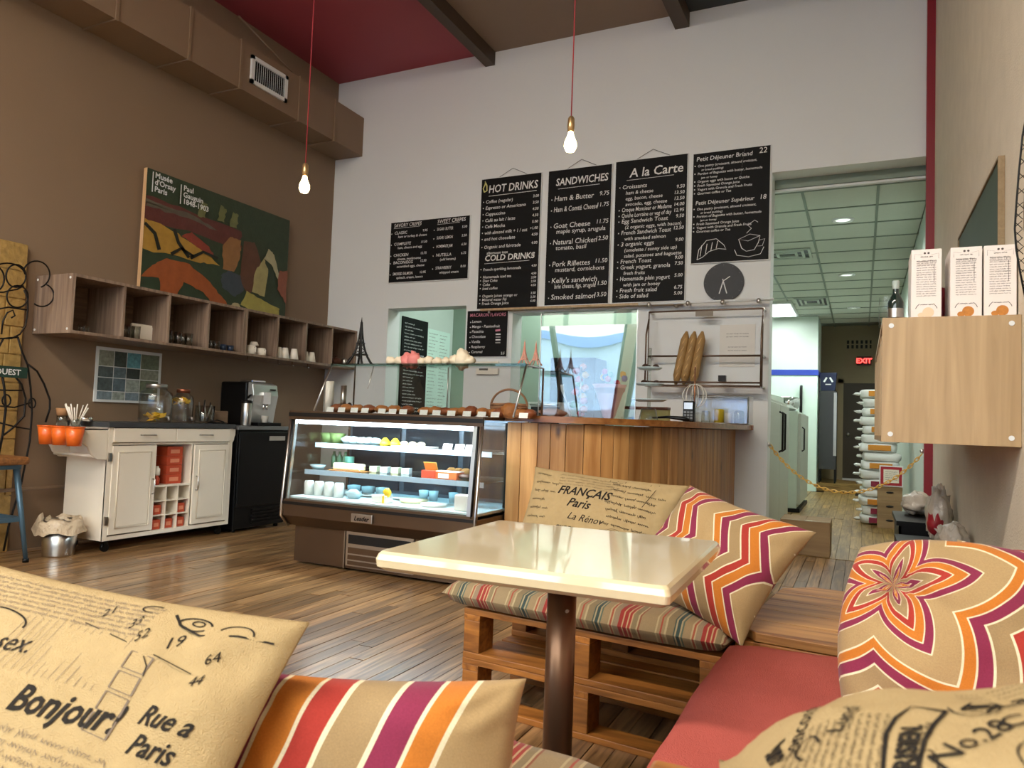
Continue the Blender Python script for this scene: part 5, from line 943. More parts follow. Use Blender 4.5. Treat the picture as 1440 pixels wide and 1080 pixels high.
for z, wd in ((0.085, 0.18), (0.06, 0.18), (-0.03, 0.15), (-0.06, 0.15)): put_text(tx, 'IIIIIIII IIIII IIII' if False else 'oo ooo oooo oo ooooo', fn, 0, z, wd/9.5, align='CENTER')
tx.build('typed_lines', m_prn, ns)
rl = thing('hanging_rail', 'white metal rail with clips across the top of the baguette rack wall', 'rail', (-1.3, 6.50, 2.165)); MB().cyl((-0.55, 0, 0), (0.62, 0, 0), 0.012).build('rail_tube', m_white, rl)
for x in (-0.45, -0.1, 0.2, 0.5): MB().blob((x, -0.01, -0.01), (0.02, 0.02, 0.025)).build('clip', m_steel, rl); MB().cyl((x, 0, 0), (x, 0.1, 0), 0.008).build('bracket', m_steel, rl)
wl = thing('wooden_ledge', 'thin wooden ledge running along the foot of the three tall chalkboards', 'ledge', (-2.5, 6.56, 2.17)); B(-0.99, 1.04, -0.05, 0.038, -0.01, 0.01).build('board', m_oak, wl)
for x in (-0.9, 0.0, 0.98): MB().cyl((x, -0.02, -0.035), (x, -0.02, -0.01), 0.014).build('bracket', m_steel, wl)
# ------------------------------------------------------------ chalkboards
m_chalkb = mat('black chalkboard', '111112', 0.6, var=0.15, scale=4, spec=0.2); m_chalk = mat('chalk white', 'e8e8e6', 0.8); m_chalk2 = mat('faint chalk', '9a9a98', 0.8); m_pk = mat('pink chalk', 'd98aa0', 0.8); m_yel = mat('yellow chalk', 'd8d488', 0.8)
def board(name, lab, x0, x1, z0, z1, lines, string=True, cat='chalkboard'):
    W2, H2 = x1-x0, z1-z0; t = thing(name, lab, cat, (x0, 6.597, z0)); B(0, W2, -0.014, 0, 0, H2).build('slate', m_chalkb, t)
    MB().box(-0.006, 0, -0.016, 0, -0.006, H2+0.006).box(W2, W2+0.006, -0.016, 0, -0.006, H2+0.006).box(0, W2, -0.016, 0, H2, H2+0.006).box(0, W2, -0.016, 0, -0.006, 0).build('edge', m_white, t)
    if string: MB().tube([(W2*0.28, -0.012, H2), (W2*0.52, -0.006, H2+0.085), (W2*0.78, -0.012, H2)], 0.0022, 5).build('hanging_string', m_dark, t)
    fn = lambda a, b: (a, -0.0155, b); mb = {}
    for L in lines:
        kind, x, z, s_, txt = L[:5]; mk = L[5] if len(L) > 5 else m_chalk; g = mb.setdefault(mk.name, (MB(), mk))[0]
        if kind == 't': put_text(g, txt, fn, x*W2, z*H2, s_, shear=0.12, bold=0.0014 if s_ > 0.08 else 0.0002, maxw=(min(0.95, L[6] if len(L) > 6 else 0.95)-x)*W2)
        elif kind == 'r': put_text(g, txt, fn, x*W2, z*H2, s_, shear=0.12, bold=0.0003, align='RIGHT')
        elif kind == 'u': ribbon(g, [(x*W2, z*H2), (txt*W2, (z+0.004)*H2)], s_, fn)
        elif kind == 'b': g.add([fn(x*W2+s_*math.cos(q), z*H2+s_*math.sin(q)) for q in [2*PI*i/8 for i in range(8)]], [tuple(range(8))])
        elif kind == 'p': ribbon(g, [(p[0]*W2, p[1]*H2) for p in txt], s_, fn)
    for g, mk in mb.values(): stuff(g.build('chalk_writing', mk, t))
    return t
def menu(items, x, z0, dz, s, px=0.97):
    out = []
    s = s*0.92
    for i, it in enumerate(items):
        if it is None: continue
        tx_, pr = it if isinstance(it, tuple) else (it, None); z = z0-dz*i
        if not tx_.startswith(' '): out.append(('b', x-0.035, z+0.012, 0.006, ''))
        out.append(('t', x+(0.05 if tx_.startswith(' ') else 0), z, s*(0.85 if tx_.startswith(' ') else 1), tx_.strip(), m_chalk, px-(0.17 if pr else 0)))
        if pr: out.append(('r', px, z+0.01, s*0.8, pr))
    return out
board('chalkboard', 'tall chalkboard headed HOT DRINKS, leftmost of the three tall menus', -3.566, -2.897, 2.19, 3.535,
      [('t', .12, .89, .112, 'HOT DRINKS'), ('u', .13, .865, .008, .93), ('p', 0, 0, .012, [(.05, .90), (.03, .93), (.06, .96), (.055, .985), (.09, .95), (.095, .91), (.05, .90)], m_yel)]
      + menu([('Coffee (regular)', '3.00'), ('Espresso or Americano', '3.50'), ('Cappuccino', '4.50'), ('Café au lait / latte', '4.50'), ('Café Mocha', '5.00'), ('with almond milk + 1 / oat', '+1.00'), ('and hot chocolate', '4.50')], .08, .81, .048, .052)
      + menu([('Organic and fairtrade', '4.00'), '  afternoon teas'], .08, .46, .045, .052)
      + [('t', .10, .365, .085, 'COLD DRINKS'), ('u', .10, .345, .006, .85), ('t', .87, .36, .09, '*')]
      + menu([('French sparkling lemonade', '4.50'), None, ('Homemade iced tea', '4.50'), ('Diet Coke', '2.50'), ('Coke', '2.50'), ('Iced coffee', '4.50'), None, ('Organic juices orange or', '3.50'), ('Mineral water Fiji', '2.50'), ('Fresh Orange Juice', '6.00')], .08, .29, .029, .043))
board('chalkboard', 'tall chalkboard headed SANDWICHES, middle of the three tall menus', -2.818, -2.168, 2.20, 3.535,
      [('t', .12, .885, .103, 'SANDWICHES'), ('u', .16, .86, .007, .82)] + menu([('Ham & Butter', '9.75'), None, ('Ham & Comté Cheese', '11.75'), None, None, ('Goat Cheese', '11.75'), '  maple syrup, arugula', None, ('Natural Chicken', '12.50'), '  tomato, basil', None, None, ('Pork Rillettes', '11.50'), '  mustard, cornichons', None, ("Kelly's sandwich", None), ('  brie cheese, figs, arugula', '11.50'), None, ('Smoked salmon', '13.50')], .10, .77, .0405, .078))
board('chalkboard', 'tall chalkboard headed A la Carte, rightmost of the three tall menus', -2.128, -1.453, 2.20, 3.545,
      [('t', .2, .88, .12, 'A la Carte'), ('u', .16, .86, .006, .82)] + menu([('Croissants', None), ('  ham & cheese', '9.50'), ('  egg, bacon, cheese', '13.50'), ('  avocado, egg, cheese', '13.50'), ('Croque Monsieur or Madame', '14.00'), ('Quiche Lorraine or veg of day', '12.95'), ('Egg Sandwich Toast', '9.50'), '  (2 organic eggs, with bacon)', ('French Sandwich Toast', '12.50'), '  with smoked salmon', ('3 organic eggs', '9.00'), '  (omelette / sunny side up)', '  salad, potatoes and baguette', ('French Toast', '9.00'), ('Greek yogurt, granola', '7.50'), '  fresh fruits', ('Homemade plain yogurt', '5.00'), '  with jam or honey', ('Fresh fruit salad', '6.75'), ('Side of salad', '5.00')], .10, .80, .0405, .06))
crs = [('p', 0, 0, .006, [(.08, .03), (.10, .12), (.2, .2), (.33, .21), (.43, .15), (.46, .11), (.36, .12), (.24, .1), (.15, .05), (.08, .03)])] + [('p', 0, 0, .005, [(.12+.07*k, .06+.02*k), (.14+.07*k, .16+.01*k)]) for k in range(4)]
cpd = [('p', 0, 0, .005, [(.62, .19), (.66, .11), (.72, .08), (.82, .09), (.87, .15), (.89, .21), (.76, .23), (.62, .19), (.74, .17), (.89, .21)]), ('p', 0, 0, .005, [(.57, .1), (.6, .05), (.75, .03), (.9, .05), (.94, .11)]), ('p', 0, 0, .004, [(.88, .17), (.95, .18), (.92, .12), (.86, .12)]), ('p', 0, 0, .005, [(.72, .24), (.78, .28), (.73, .31), (.82, .35), (.86, .33)])]
board('chalkboard', 'chalkboard with a drawn croissant and coffee cup, above the wall clock', -1.40, -0.738, 2.53, 3.53,
      [('t', .04, .93, .055, 'Petit Déjeuner Briand'), ('r', .96, .94, .07, '22')] + menu(['One pastry (croissant, almond croissant,', '  or bread pudding)', 'Portion of Baguette with butter, homemade', '  jam or honey', 'Organic eggs with bacon or Quiche', 'Fresh Squeezed Orange Juice', 'Yogurt with Granola and Fresh Fruits', 'Gourmet coffee or Tea'], .06, .875, .036, .034)
      + [('t', .04, .53, .05, 'Petit Déjeuner Supérieur'), ('r', .96, .53, .06, '18')] + menu(['One pastry (croissant, almond croissant,', '  or bread pudding)', 'Portion of Baguette with butter, homemade', '  jam or honey', 'Fresh Squeezed Orange Juice', 'Yogurt with Granola and Fresh Fruits', 'Gourmet coffee or Tea'], .06, .48, .034, .034) + crs + cpd, string=False)
board('chalkboard', 'wide low chalkboard with two columns, left of the tall menus', -4.672, -3.69, 2.515, 3.175,
      [('t', .04, .92, .055, 'SAVORY CREPES', m_chalk, .4), ('u', .04, .90, .005, .38), ('t', .6, .92, .055, 'SWEET CREPES'), ('u', .6, .90, .005, .88)]
      + menu([('CLASSIC', '9.95'), '  ham or turkey & cheese', None, ('COMPLETE', '11.50'), '  ham, cheese and egg', None, ('CHICKEN', '12.75'), '  cheese, mushrooms', ('BACON/EGG', '12.50'), '  scrambled eggs, cheese', None, ('SMOKED SALMON', '13.95'), '  spinach, cream, lemon'], .05, .80, .062, .048, .48)
      + menu([('SUGAR / BUTTER', '5.50'), None, ('SUGAR / LEMON', '5.50'), None, ('HOMEMADE JAM', '6.50'), None, ('NUTELLA', '6.75'), '  (add banana)', None, ('STRAWBERRY', '8.00'), '  whipped cream'], .60, .80, .07, .048), string=False)
board('chalkboard', 'small chalkboard headed MACARON FLAVORS with a drawn stack of macarons', -3.672, -3.21, 1.70, 2.172,
      [('t', .06, .87, .05, 'MACARON FLAVORS', m_pk)] + menu(['Lemon', 'Mango - Passionfruit', 'Pistachio', 'Chocolate', 'Vanilla', 'Raspberry', 'Caramel'], .12, .74, .11, .042)
      + [('p', 0, 0, .02, [(.72, .30+.06*k), (.84, .30+.06*k)], m_chalk if k % 2 else m_chalk2) for k in range(4)] + [('p', 0, 0, .03, [(.71, .56), (.83, .57)], m_pk), ('r', .95, .05, .035, '2.5')], string=False)
# clock
ck = thing('wall_clock', 'round dark slate wall clock with thin white hands', 'clock', (-1.11, 6.597, 2.345)); MB().cyl((0, -0.022, 0), (0, 0, 0), 0.172, n=48).build('face', mat('slate grey', '3c3e41', 0.6, var=0.2, scale=12), ck)
fn = lambda a, b: (a, -0.024, b)
for pts in ([(-.004, .01), (.055, .05)], [(-.008, .03), (.03, -.10)], [(.0, .02), (-.035, -.10)]): h = MB(); ribbon(h, [pts[0], pts[1]], 0.008, fn); h.build('hand', m_white, ck)
h = MB()
for k in range(12): a = k*PI/6; ribbon(h, [(0.15*math.cos(a), 0.15*math.sin(a)), (0.162*math.cos(a), 0.162*math.sin(a))], 0.003, fn)
h.build('hour_marks', mat('faint mark', '77787a', 0.6), ck)
# ------------------------------------------------------------ seen through the pass-through
kb = thing('chalkboard', 'tall chalkboard covered in writing on the mint kitchen side wall', 'chalkboard', (-4.898, 7.2, 0.95)); B(0, 0.015, 0, 0.56, 0, 1.30).build('slate', m_chalkb, kb); tx = MB(); rg = random.Random(31)
for k in range(30): scrawl(tx, 0.05, 1.22-0.04*k, rg.uniform(0.2, 0.45), 0.024, lambda a, b: (0.0165, a, b), rg, 0.0035)
stuff(tx.build('chalk_writing', m_chalk, kb))
wr = thing('wall_list', 'handwritten order list taped to the mint kitchen wall beside the chalkboard', 'notice', (-4.898, 7.78, 0.9)); B(0, 0.003, 0, 0.55, 0, 1.28).build('paper', mat('mint paper', 'cfe6dc', 0.6), wr); tx = MB()
for k in range(28):
    for c_ in (0.03, 0.29): scrawl(tx, c_, 1.22-0.043*k, rg.uniform(0.12, 0.22), 0.022, lambda a, b: (0.0045, a, b), rg, 0.003)
tx.build('pen_writing', m_prn, wr)
wr = thing('wall_list', 'narrow handwritten list on the mint kitchen wall left of the chalkboard', 'notice', (-4.898, 6.85, 0.9)); B(0, 0.003, 0, 0.3, 0, 1.2).build('paper', MATS['mint paper'], wr); tx = MB()
for k in range(26): scrawl(tx, 0.03, 1.12-0.043*k, rg.uniform(0.1, 0.22), 0.02, lambda a, b: (0.0045, a, b), rg, 0.003)
tx.build('pen_writing', m_prn, wr)
th_ = thing('wall_terminal', 'white wall terminal with a small grey screen under the macaron chalkboard', 'terminal', (-3.42, 6.598, 1.56)); B(-0.12, 0.13, -0.04, 0, -0.04, 0.09).build('housing', m_cupw, th_, bevel=0.006); B(-0.08, 0.02, -0.043, -0.04, 0.0, 0.065).build('screen', mat('grey lcd', '5a625e', 0.2), th_)
tag(B(-3.3, -2.75, 7.95, 8.38, 0.0, 1.82).build('dark_cabinet', m_dark, bevel=0.01), 'dark kitchen cabinet seen through the pass-through behind the pink towers', 'cabinet')
wt = thing('kitchen_worktop', 'steel kitchen worktop just inside the pass-through', 'worktop', (-2.6, 7.3, 0)); B(-2.2, 0.8, -0.35, 0.3, 0.9, 0.94).build('top', m_steel, wt); B(-2.2, 0.8, -0.3, 0.25, 0.0, 0.9).build('body', m_bsteel, wt)
o = thing('kitchen_oven', 'grey steel appliance on the kitchen worktop right of the white wall', 'oven', (-2.95, 7.3, 0.941)); B(-0.25, 0.25, -0.2, 0.2, 0.0, 0.33).build('body', m_steel, o, bevel=0.01); B(-0.2, 0.12, -0.205, -0.2, 0.06, 0.28).build('door_glass', m_blk, o); MB().cyl((-0.2, -0.23, 0.3), (0.12, -0.23, 0.3), 0.01).build('handle', m_steel, o)
# ============================================================ pallet seating
m_pal = wood('stained pallet wood', 'b47432', '74451a', 0, rough=0.5, freq=12, rand=0.3, dark='2c180a')
m_paly = wood('stained pallet wood across', 'b47432', '74451a', 1, rough=0.5, freq=12, rand=0.3, dark='2c180a')
def pallet_stack(lab, loc, rz, L, Wd, n=2, h=0.18, topb=6):
    t = thing('pallet_bench', lab, 'bench', loc, rz)
    for q in range(n):
        z = q*h
        for y in (0, Wd/2-0.05, Wd-0.1):
            B(0, L, y, y+0.1, z, z+0.022).build('bottom_board', m_pal, t, bevel=0.003)
            for x in (0, L/2-0.035, L-0.07): B(x+0.001, x+0.069, y+0.001, y+0.099, z+0.022, z+h-0.044).build('block', m_pal, t, bevel=0.003)
        for x in (0, L/2-0.035, L-0.07): B(x, x+0.07, 0, Wd, z+h-0.044, z+h-0.022).build('cross_board', m_paly, t, bevel=0.002)
        wd = Wd/topb
        for k in range(topb): B(0, L, k*wd+0.008*(k > 0), (k+1)*wd-0.008*(k < topb-1), z+h-0.022, z+h-0.0005).build('deck_board', m_pal, t, bevel=0.002)
    return t
A_ = math.radians(-5.5)
pallet_stack('bench of two stacked pallets behind the cafe table, under the striped cushion', (-1.32, 2.43, 0), A_, 0.95, 0.80)
pallet_stack('bench of two stacked pallets along the right wall under the red cushion', (-0.33, 0.95, 0), 0.0, 0.80, 1.30)
pallet_stack('bench of two stacked pallets nearest the camera at the lower left', (-1.75, 0.33, 0), 0.0, 1.36, 1.02)
# corner side table of pallet wood
cs_ = thing('corner_table', 'low corner table of weathered pallet boards beside the chevron pillow', 'side table', (-0.34, 2.36, 0), A_); m_wea = wood('weathered board', 'cf9a58', '7a4a22', 0, rough=0.55, freq=7, rand=0.2, dark='20120a')
tops = [(-0.02, 0.05), (0.05, 0.0), (0.0, 0.0), (0.0, 0.0), (0.0, 0.0)]; H = 0.445
for k in range(5):
    y0, y1 = 0.0+0.165*k, 0.16+0.165*k; ch = (0.06 if k == 0 else 0.0)
    MB().prism([(ch, y0), (0.80, y0), (0.80, y1), (0.0 if k < 4 else 0.10, y1), (0.0, y1 if k < 4 else y0+0.06), (0.0, y0+ch)], 2, H-0.028, H).build('top_board', m_wea, cs_, bevel=0.003)
B(0.05, 0.79, 0.0, 0.022, H-0.125, H-0.03).build('front_rail', m_pal, cs_, bevel=0.003); B(0.20, 0.79, -0.004, 0.018, 0.18, H-0.13).build('front_rail', m_pal, cs_, bevel=0.003); B(0.0, 0.022, 0.05, 0.8, H-0.125, H-0.03).build('side_rail', m_paly, cs_, bevel=0.003)
for x, y in ((0.0, 0.0), (0.10, 0.024), (0.7, 0.03), (0.0, 0.72), (0.7, 0.72)): B(x, x+0.075, y, y+0.075, 0, H-0.03).build('leg', m_pal, cs_, bevel=0.003)
B(0.02, 0.78, 0.05, 0.78, 0.12, 0.145).build('lower_shelf', m_pal, cs_)
# wooden armrest at the bottom edge
aw = thing('side_table', 'varnished wooden side table edge at the bottom in front of the PARISIEN pillow', 'side table', (-0.195, 0.42, 0.0)); B(0, 0.66, -0.1, 0.37, 0.68, 0.702).build('top_board', m_ctop, aw, bevel=0.006)
for x in (0.06, 0.54): B(x, x+0.06, 0.02, 0.08, 0.0, 0.679).build('post', m_pal, aw)
# ------------------------------------------------------------ cushions
def basis(wv, hv):
    a = Vector(wv).normalized(); b = Vector(hv); b = (b-a*b.dot(a)).normalized(); return a, b, a.cross(b)
def pillow_fn(w_, h_, th, seed, ears=0.10, puff=0.45, wr=0.012, knot=None):
    so = Vector((seed*3.7, seed*1.3, seed*9.1))
    def S(x, y, side=1, off=0.0):
        u, v = max(-1, min(1, x/(w_/2))), max(-1, min(1, y/(h_/2))); pu = 1-ears*(1-u*u)*0.9; pv = 1-ears*(1-v*v)*0.9
        X = u*w_/2*(1-ears*(1-v*v)); Y = v*h_/2*(1-ears*(1-u*u)); e = max(0.0, (1-abs(u)**2.6))*max(0.0, (1-abs(v)**2.6)); z = th*e**puff
        edge = min(1, (1-max(abs(u), abs(v)))*5)
        z += wr*noise.noise(Vector((X*7, Y*7, side*3.0))+so)*edge + wr*0.8*noise.noise(Vector((X*16+Y*6, Y*12, side))+so)*edge
        cx_ = max(0, abs(u)+abs(v)-1.1); z += 0.012*math.sin(14*(u-v*(1 if u*v > 0 else -1))+seed)*cx_*edge
        if knot and side > 0:
            dx, dy = X-knot[0], Y-knot[1]; r = math.hypot(dx, dy); a = math.atan2(dy, dx)
            z = z*(1-0.5*math.exp(-(r/0.035)**2))+0.010*math.sin(9*a+r*30)*math.exp(-(r/0.09)**2)*min(1, r/0.02)
        return (X, Y, side*(max(z, 0.002)+off))
    return S
def pillow(name, lab, cat, c, wv, hv, w_, h_, th, seed, mt, group=None, ears=0.10, puff=0.45, wr=0.012, back=0.8, n=48, knot=None):
    a, b, nn = basis(wv, hv); S = pillow_fn(w_, h_, th, seed, ears, puff, wr, knot); mb = MB(); uvs = []
    for side in (1, -1):
        vs = []
        for j in range(n+1):
            for i in range(n+1):
                x, y = (2*i/n-1)*w_/2, (2*j/n-1)*h_/2; p = S(x, y, side)
                if side < 0: p = (p[0], p[1], p[2]*back)
                vs.append(p); uvs.append((x, y))
        q = n+1; fs = [(j*q+i, j*q+i+1, (j+1)*q+i+1, (j+1)*q+i) for j in range(n) for i in range(n)]
        mb.add(vs, fs if side > 0 else [f[::-1] for f in fs], True)
    q = n+1; N = q*q; rim = [i for i in range(n)]+[j*q+n for j in range(n)]+[n*q+i for i in range(n, 0, -1)]+[j*q for j in range(n, 0, -1)]
    for k in range(len(rim)): A0, B0 = rim[k], rim[(k+1) % len(rim)]; mb.f.append((A0, A0+N, B0+N, B0)); mb.sm.append(True)
    M = Matrix(((a.x, b.x, nn.x, c[0]), (a.y, b.y, nn.y, c[1]), (a.z, b.z, nn.z, c[2]), (0, 0, 0, 1)))
    o = mb.build(name, mt, matrix=M); uvl = o.data.uv_layers.new(name='UVMap')
    for lp in o.data.loops: uvl.data[lp.index].uv = uvs[lp.vertex_index]
    tag(o, lab, cat, group); return o, S
m_linen = mat('natural linen', 'b0986e', 0.9, var=0.08, scale=60, bump=0.5, bscale=500, spec=0.15); m_ink = mat('fabric ink', '2a2622', 0.9, spec=0.1); m_ink2 = mat('faded fabric ink', '75675a', 0.9, spec=0.1)
WL = 'eee0bc'; TAN = 'b5976a'; TAN2 = 'a58a62'; ORG = 'cc7a2c'; PLM = '8c2f4c'; RED = 'ae3a30'
chev = [(5, TAN), (.7, WL), (3.4, ORG), (.6, WL), (4, PLM), (.7, WL), (5.5, TAN2), (.7, WL), (3.6, RED), (.6, WL), (4.2, ORG), (.6, WL), (3.5, PLM), (.7, WL), (4, TAN)]
m_chev = bands('chevron cotton', chev, 'chevron', cell=0.12, amp=2.2, ncell=3.5)
m_chev2 = bands('diagonal striped cotton', chev[::-1], 'chevron', cell=0.40, amp=-0.9, ncell=2.2, phase=0.62)
m_swirl = bands('swirled chevron cotton', chev, 'swirl', ncell=4.2)
m_strp = bands('striped ticking', [(3, '9c8766'), (.5, 'b8a680'), (1, '9c8766'), (.5, 'a55040'), (1, '9c8766'), (.6, 'b8a680'), (2.2, '8b7a5c'), (.5, '4d5a52'), (.5, 'a99a78'), (1.1, '3f4f4c'), (.5, 'a99a78'), (.5, '5d6a5c'), (2.6, '9c8766'), (.5, 'b8a680'), (.6, 'a55a44'), (.4, 'b8a680'), (1.8, '96826a'), (1.3, '9c3a34'), (.4, 'c0a37c'), (1.2, '9c3a34'), (.4, 'c0a37c'), (.8, 'a04038'), (.4, 'c0a37c'), (1.6, '8b7a5c'), (.5, 'b8a680'), (.5, '8f5a44'), (2.2, '9c8766')], 'stripe', ncell=3.6)
m_redc = mat('coral red canvas', 'ab544b', 0.85, var=0.07, scale=30, bump=0.4, bscale=350, spec=0.15)
def pad(name, lab, c, rz, w_, h_, th, seed, mt, tilt=0.0, grp=None):
    """flat seat cushion: rounded slab with a soft top"""
    n = 40; m_ = 26; mb = MB(); uvs = []; so = Vector((seed*5.1, 0, seed))
    for side in (1, -1):
        vs = []
        for j in range(m_+1):
            for i in range(n+1):
                u, v = 2*i/n-1, 2*j/m_-1; e = (1-abs(u)**9)*(1-abs(v)**9); r = 1-0.028*(u*u*v*v)
                z = th/2*max(0, e)**0.3*(1 if side > 0 else 0.92)+(0.008*noise.noise(Vector((u*w_*5, v*h_*5, 0))+so) if side > 0 else 0)*min(1, e*3)
                vs.append((u*w_/2*r, v*h_/2*r+0.006*noise.noise(Vector((u*4, seed, 0))), side*max(z, 0.001))); uvs.append((u*w_/2, v*h_/2))
        q = n+1; fs = [(j*q+i, j*q+i+1, (j+1)*q+i+1, (j+1)*q+i) for j in range(m_) for i in range(n)]; mb.add(vs, fs if side > 0 else [f[::-1] for f in fs], True)
    q = n+1; N = q*(m_+1); rim = list(range(n))+[j*q+n for j in range(m_)]+[m_*q+i for i in range(n, 0, -1)]+[j*q for j in range(m_, 0, -1)]
    for k in range(len(rim)): A0, B0 = rim[k], rim[(k+1) % len(rim)]; mb.f.append((A0, A0+N, B0+N, B0)); mb.sm.append(True)
    o = mb.build(name, mt, loc=c, rz=rz); uvl = o.data.uv_layers.new(name='UVMap')
    for lp in o.data.loops: uvl.data[lp.index].uv = uvs[lp.vertex_index]
    tag(o, lab, 'cushion', grp); return o
ca, sa = math.cos(A_), math.sin(A_)
def bl(x, y): return (-1.32+x*ca-y*sa, 2.43+x*sa+y*ca)
p = bl(0.44, 0.36); pad('seat_cushion', 'striped tan, red and teal seat cushion on the pallet bench behind the table', (p[0], p[1], 0.361+0.045), A_, 1.08, 0.80, 0.10, 1, m_strp)
pad('seat_cushion', 'coral red canvas seat cushion on the right pallet bench', (0.045, 1.59, 0.361+0.052), 0.0, 0.80, 1.28, 0.105, 2, m_redc)
pad('seat_cushion', 'striped seat cushion at the bottom edge below the table post', (-1.06, 0.92, 0.361+0.04), 0.0, 1.36, 0.90, 0.08, 4, m_strp)
# --- printed pillows
def printed(o, S, items, nm='printed_lettering', mt=None, off=0.0014):
    mb = MB(); fn = lambda a, b: S(a, b, 1, off); rg = random.Random(77)
    for it in items:
        k = it[0]
        if k == 't': _, txt, x, y, s_, sh, an = it[:7]; put_text(mb, txt, fn, x, y, s_, shear=sh, bold=it[7] if len(it) > 7 else 0.0, ang=an, sub=True)
        elif k == 's': _, x, y, L, h, an, wd = it; scrawl(mb, x, y, L, h, fn, rg, wd, an)
        elif k == 'r': ribbon(mb, it[1], it[2], fn)
    stuff(mb.build(nm, mt or m_ink, o))
# 1: far pillow
o, S = pillow('throw_pillow', 'linen pillow printed FRANCAIS leaning behind the cafe table', 'pillow', (-1.013, 3.01, 0.642), (0.71, -0.05, -0.035), (0.30, 0.40, 0.85), 0.72, 0.42, 0.095, 3, m_linen, ears=0.07)
rg = random.Random(1); it = [('t', 'FRANÇAIS', -0.19, 0.105, 0.058, 0.25, -0.04, 0.0012), ('t', 'Paris', -0.12, 0.045, 0.058, 0.35, -0.04, 0.001), ('t', 'La Rénov', -0.10, -0.015, 0.045, 0.4, -0.04), ('t', 'CALENDRIERS et COMPTES', -0.145, -0.062, 0.021, 0.1, -0.03, 0.0012)]
for k in range(9): it.append(('s', -0.32, 0.19-0.042*k, rg.uniform(0.08, 0.13), 0.018, -0.03, 0.0022))
for k in range(9): it.append(('s', 0.06+0.01*(k % 3), 0.185-0.033*k, rg.uniform(0.18, 0.25), 0.018, -0.06, 0.0024))
for k in range(4): it.append(('s', -0.2, 0.20-0.016*k, 0.3, 0.014, -0.02, 0.001))
for a in (0.055, 0.048, 0.036): it.append(('r', arc(0.13, -0.085, a, a, 0, 2*PI, 26), 0.0018))
for x in (0.04, 0.075, 0.22): it.append(('r', [(x, 0.21), (x-0.03, 0.09)], 0.0022)); it.append(('r', [(x+0.035, 0.21), (x+0.005, 0.09)], 0.0022))
for k in range(4): it.append(('r', [(0.035-0.008*k, 0.20-0.03*k), (0.075-0.008*k, 0.20-0.03*k)], 0.0018))
printed(o, lambda a, b, c=1, d=0.0, S=S: S(a, b-0.025, c, d), it)
# 2: chevron pillow by the corner table
pillow('throw_pillow', 'chevron pillow in orange, plum, red and tan leaning by the corner table', 'pillow', (-0.44, 2.53, 0.625), (0.42, -0.20, -0.10), (0.13, 0.22, 0.30), 0.50, 0.44, 0.10, 5, m_chev, ears=0.10)
# 3: swirl pillow
o, S = pillow('throw_pillow', 'round puffed chevron pillow pinched in the middle on the red cushion', 'pillow', (0.19, 1.74, 0.625), (1, -0.12, 0.0), (0.02, 0.42, 0.9), 0.40, 0.38, 0.13, 8, m_swirl, ears=-0.16, puff=0.42, wr=0.02, knot=(-0.112, 0.09))
pillow('throw_pillow', 'chevron pillow mostly hidden behind the puffed one at the right edge', 'pillow', (0.34, 1.98, 0.64), (0.75, -0.5, 0.1), (0.1, 0.3, 0.9), 0.34, 0.38, 0.06, 6, m_chev2)
# 4: parisien
o, S = pillow('throw_pillow', 'linen pillow printed PARISIEN and No.28 in the lower right corner', 'pillow', (0.21, 0.59, 0.722), (1.0, 0.04, 0.05), (0.0, 1.0, 0.02), 0.66, 0.44, 0.168, 12, m_linen, ears=0.05, puff=0.62, back=0.12)
it = [('t', 'PARISIEN.', -0.188, -0.084, 0.0178, 0.0, 1.38, 0.0008), ('t', '& cie', -0.170, -0.03, 0.012, 0.1, 1.38), ('t', 'No.28', -0.168, -0.074, 0.027, 0.3, 0.80), ('t', '!uno', -0.284, 0.055, 0.022, 0.2, -1.4, 0.0008), ('t', 'Lac', -0.122, 0.02, 0.032, 0.4, 0.6), ('t', 'Cadeau', -0.128, -0.03, 0.028, 0.4, 0.5), ('t', 'B', -0.142, -0.105, 0.026, 0.1, 0.1, 0.0005), ('t', 'Concorde', -0.262, -0.0, 0.022, 0.4, 1.3), ('t', 'Lundi', -0.226, 0.0, 0.02, 0.4, 1.2)]
it += [('r', [(-0.206, -0.10), (-0.202, -0.064), (-0.197, -0.019), (-0.189, 0.008), (-0.176, 0.035), (-0.156, 0.013)], 0.0030), ('r', [(-0.156, 0.013), (-0.166, -0.008), (-0.175, -0.036), (-0.181, -0.062), (-0.182, -0.09)], 0.0030)]
it += [('r', arc(-0.176, -0.062, 0.006, 0.014, 0.5, 2*PI+0.2, 22), 0.0011), ('r', arc(-0.138, 0.02, 0.016, 0.02, PI, 2*PI+0.3, 18), 0.0014), ('r', [(-0.146, 0.015), (-0.136, 0.04), (-0.122, 0.028), (-0.132, 0.006), (-0.146, 0.015)], 0.003), ('r', [(-0.142, 0.02), (-0.126, 0.026)], 0.010), ('r', arc(-0.25, 0.0, 0.008, 0.02, 0, 4.5, 18), 0.0016), ('r', arc(-0.118, -0.07, 0.010, 0.02, 0, 5.5, 18), 0.0012)]
for k in range(12): it.append(('s', -0.276+0.0062*k, -0.085, 0.125-0.002*k, 0.0056, 1.42, 0.0006))
for k in range(3): it.append(('s', -0.14, 0.085-0.012*k, 0.10, 0.008, 0.0, 0.0006))
printed(o, S, it)
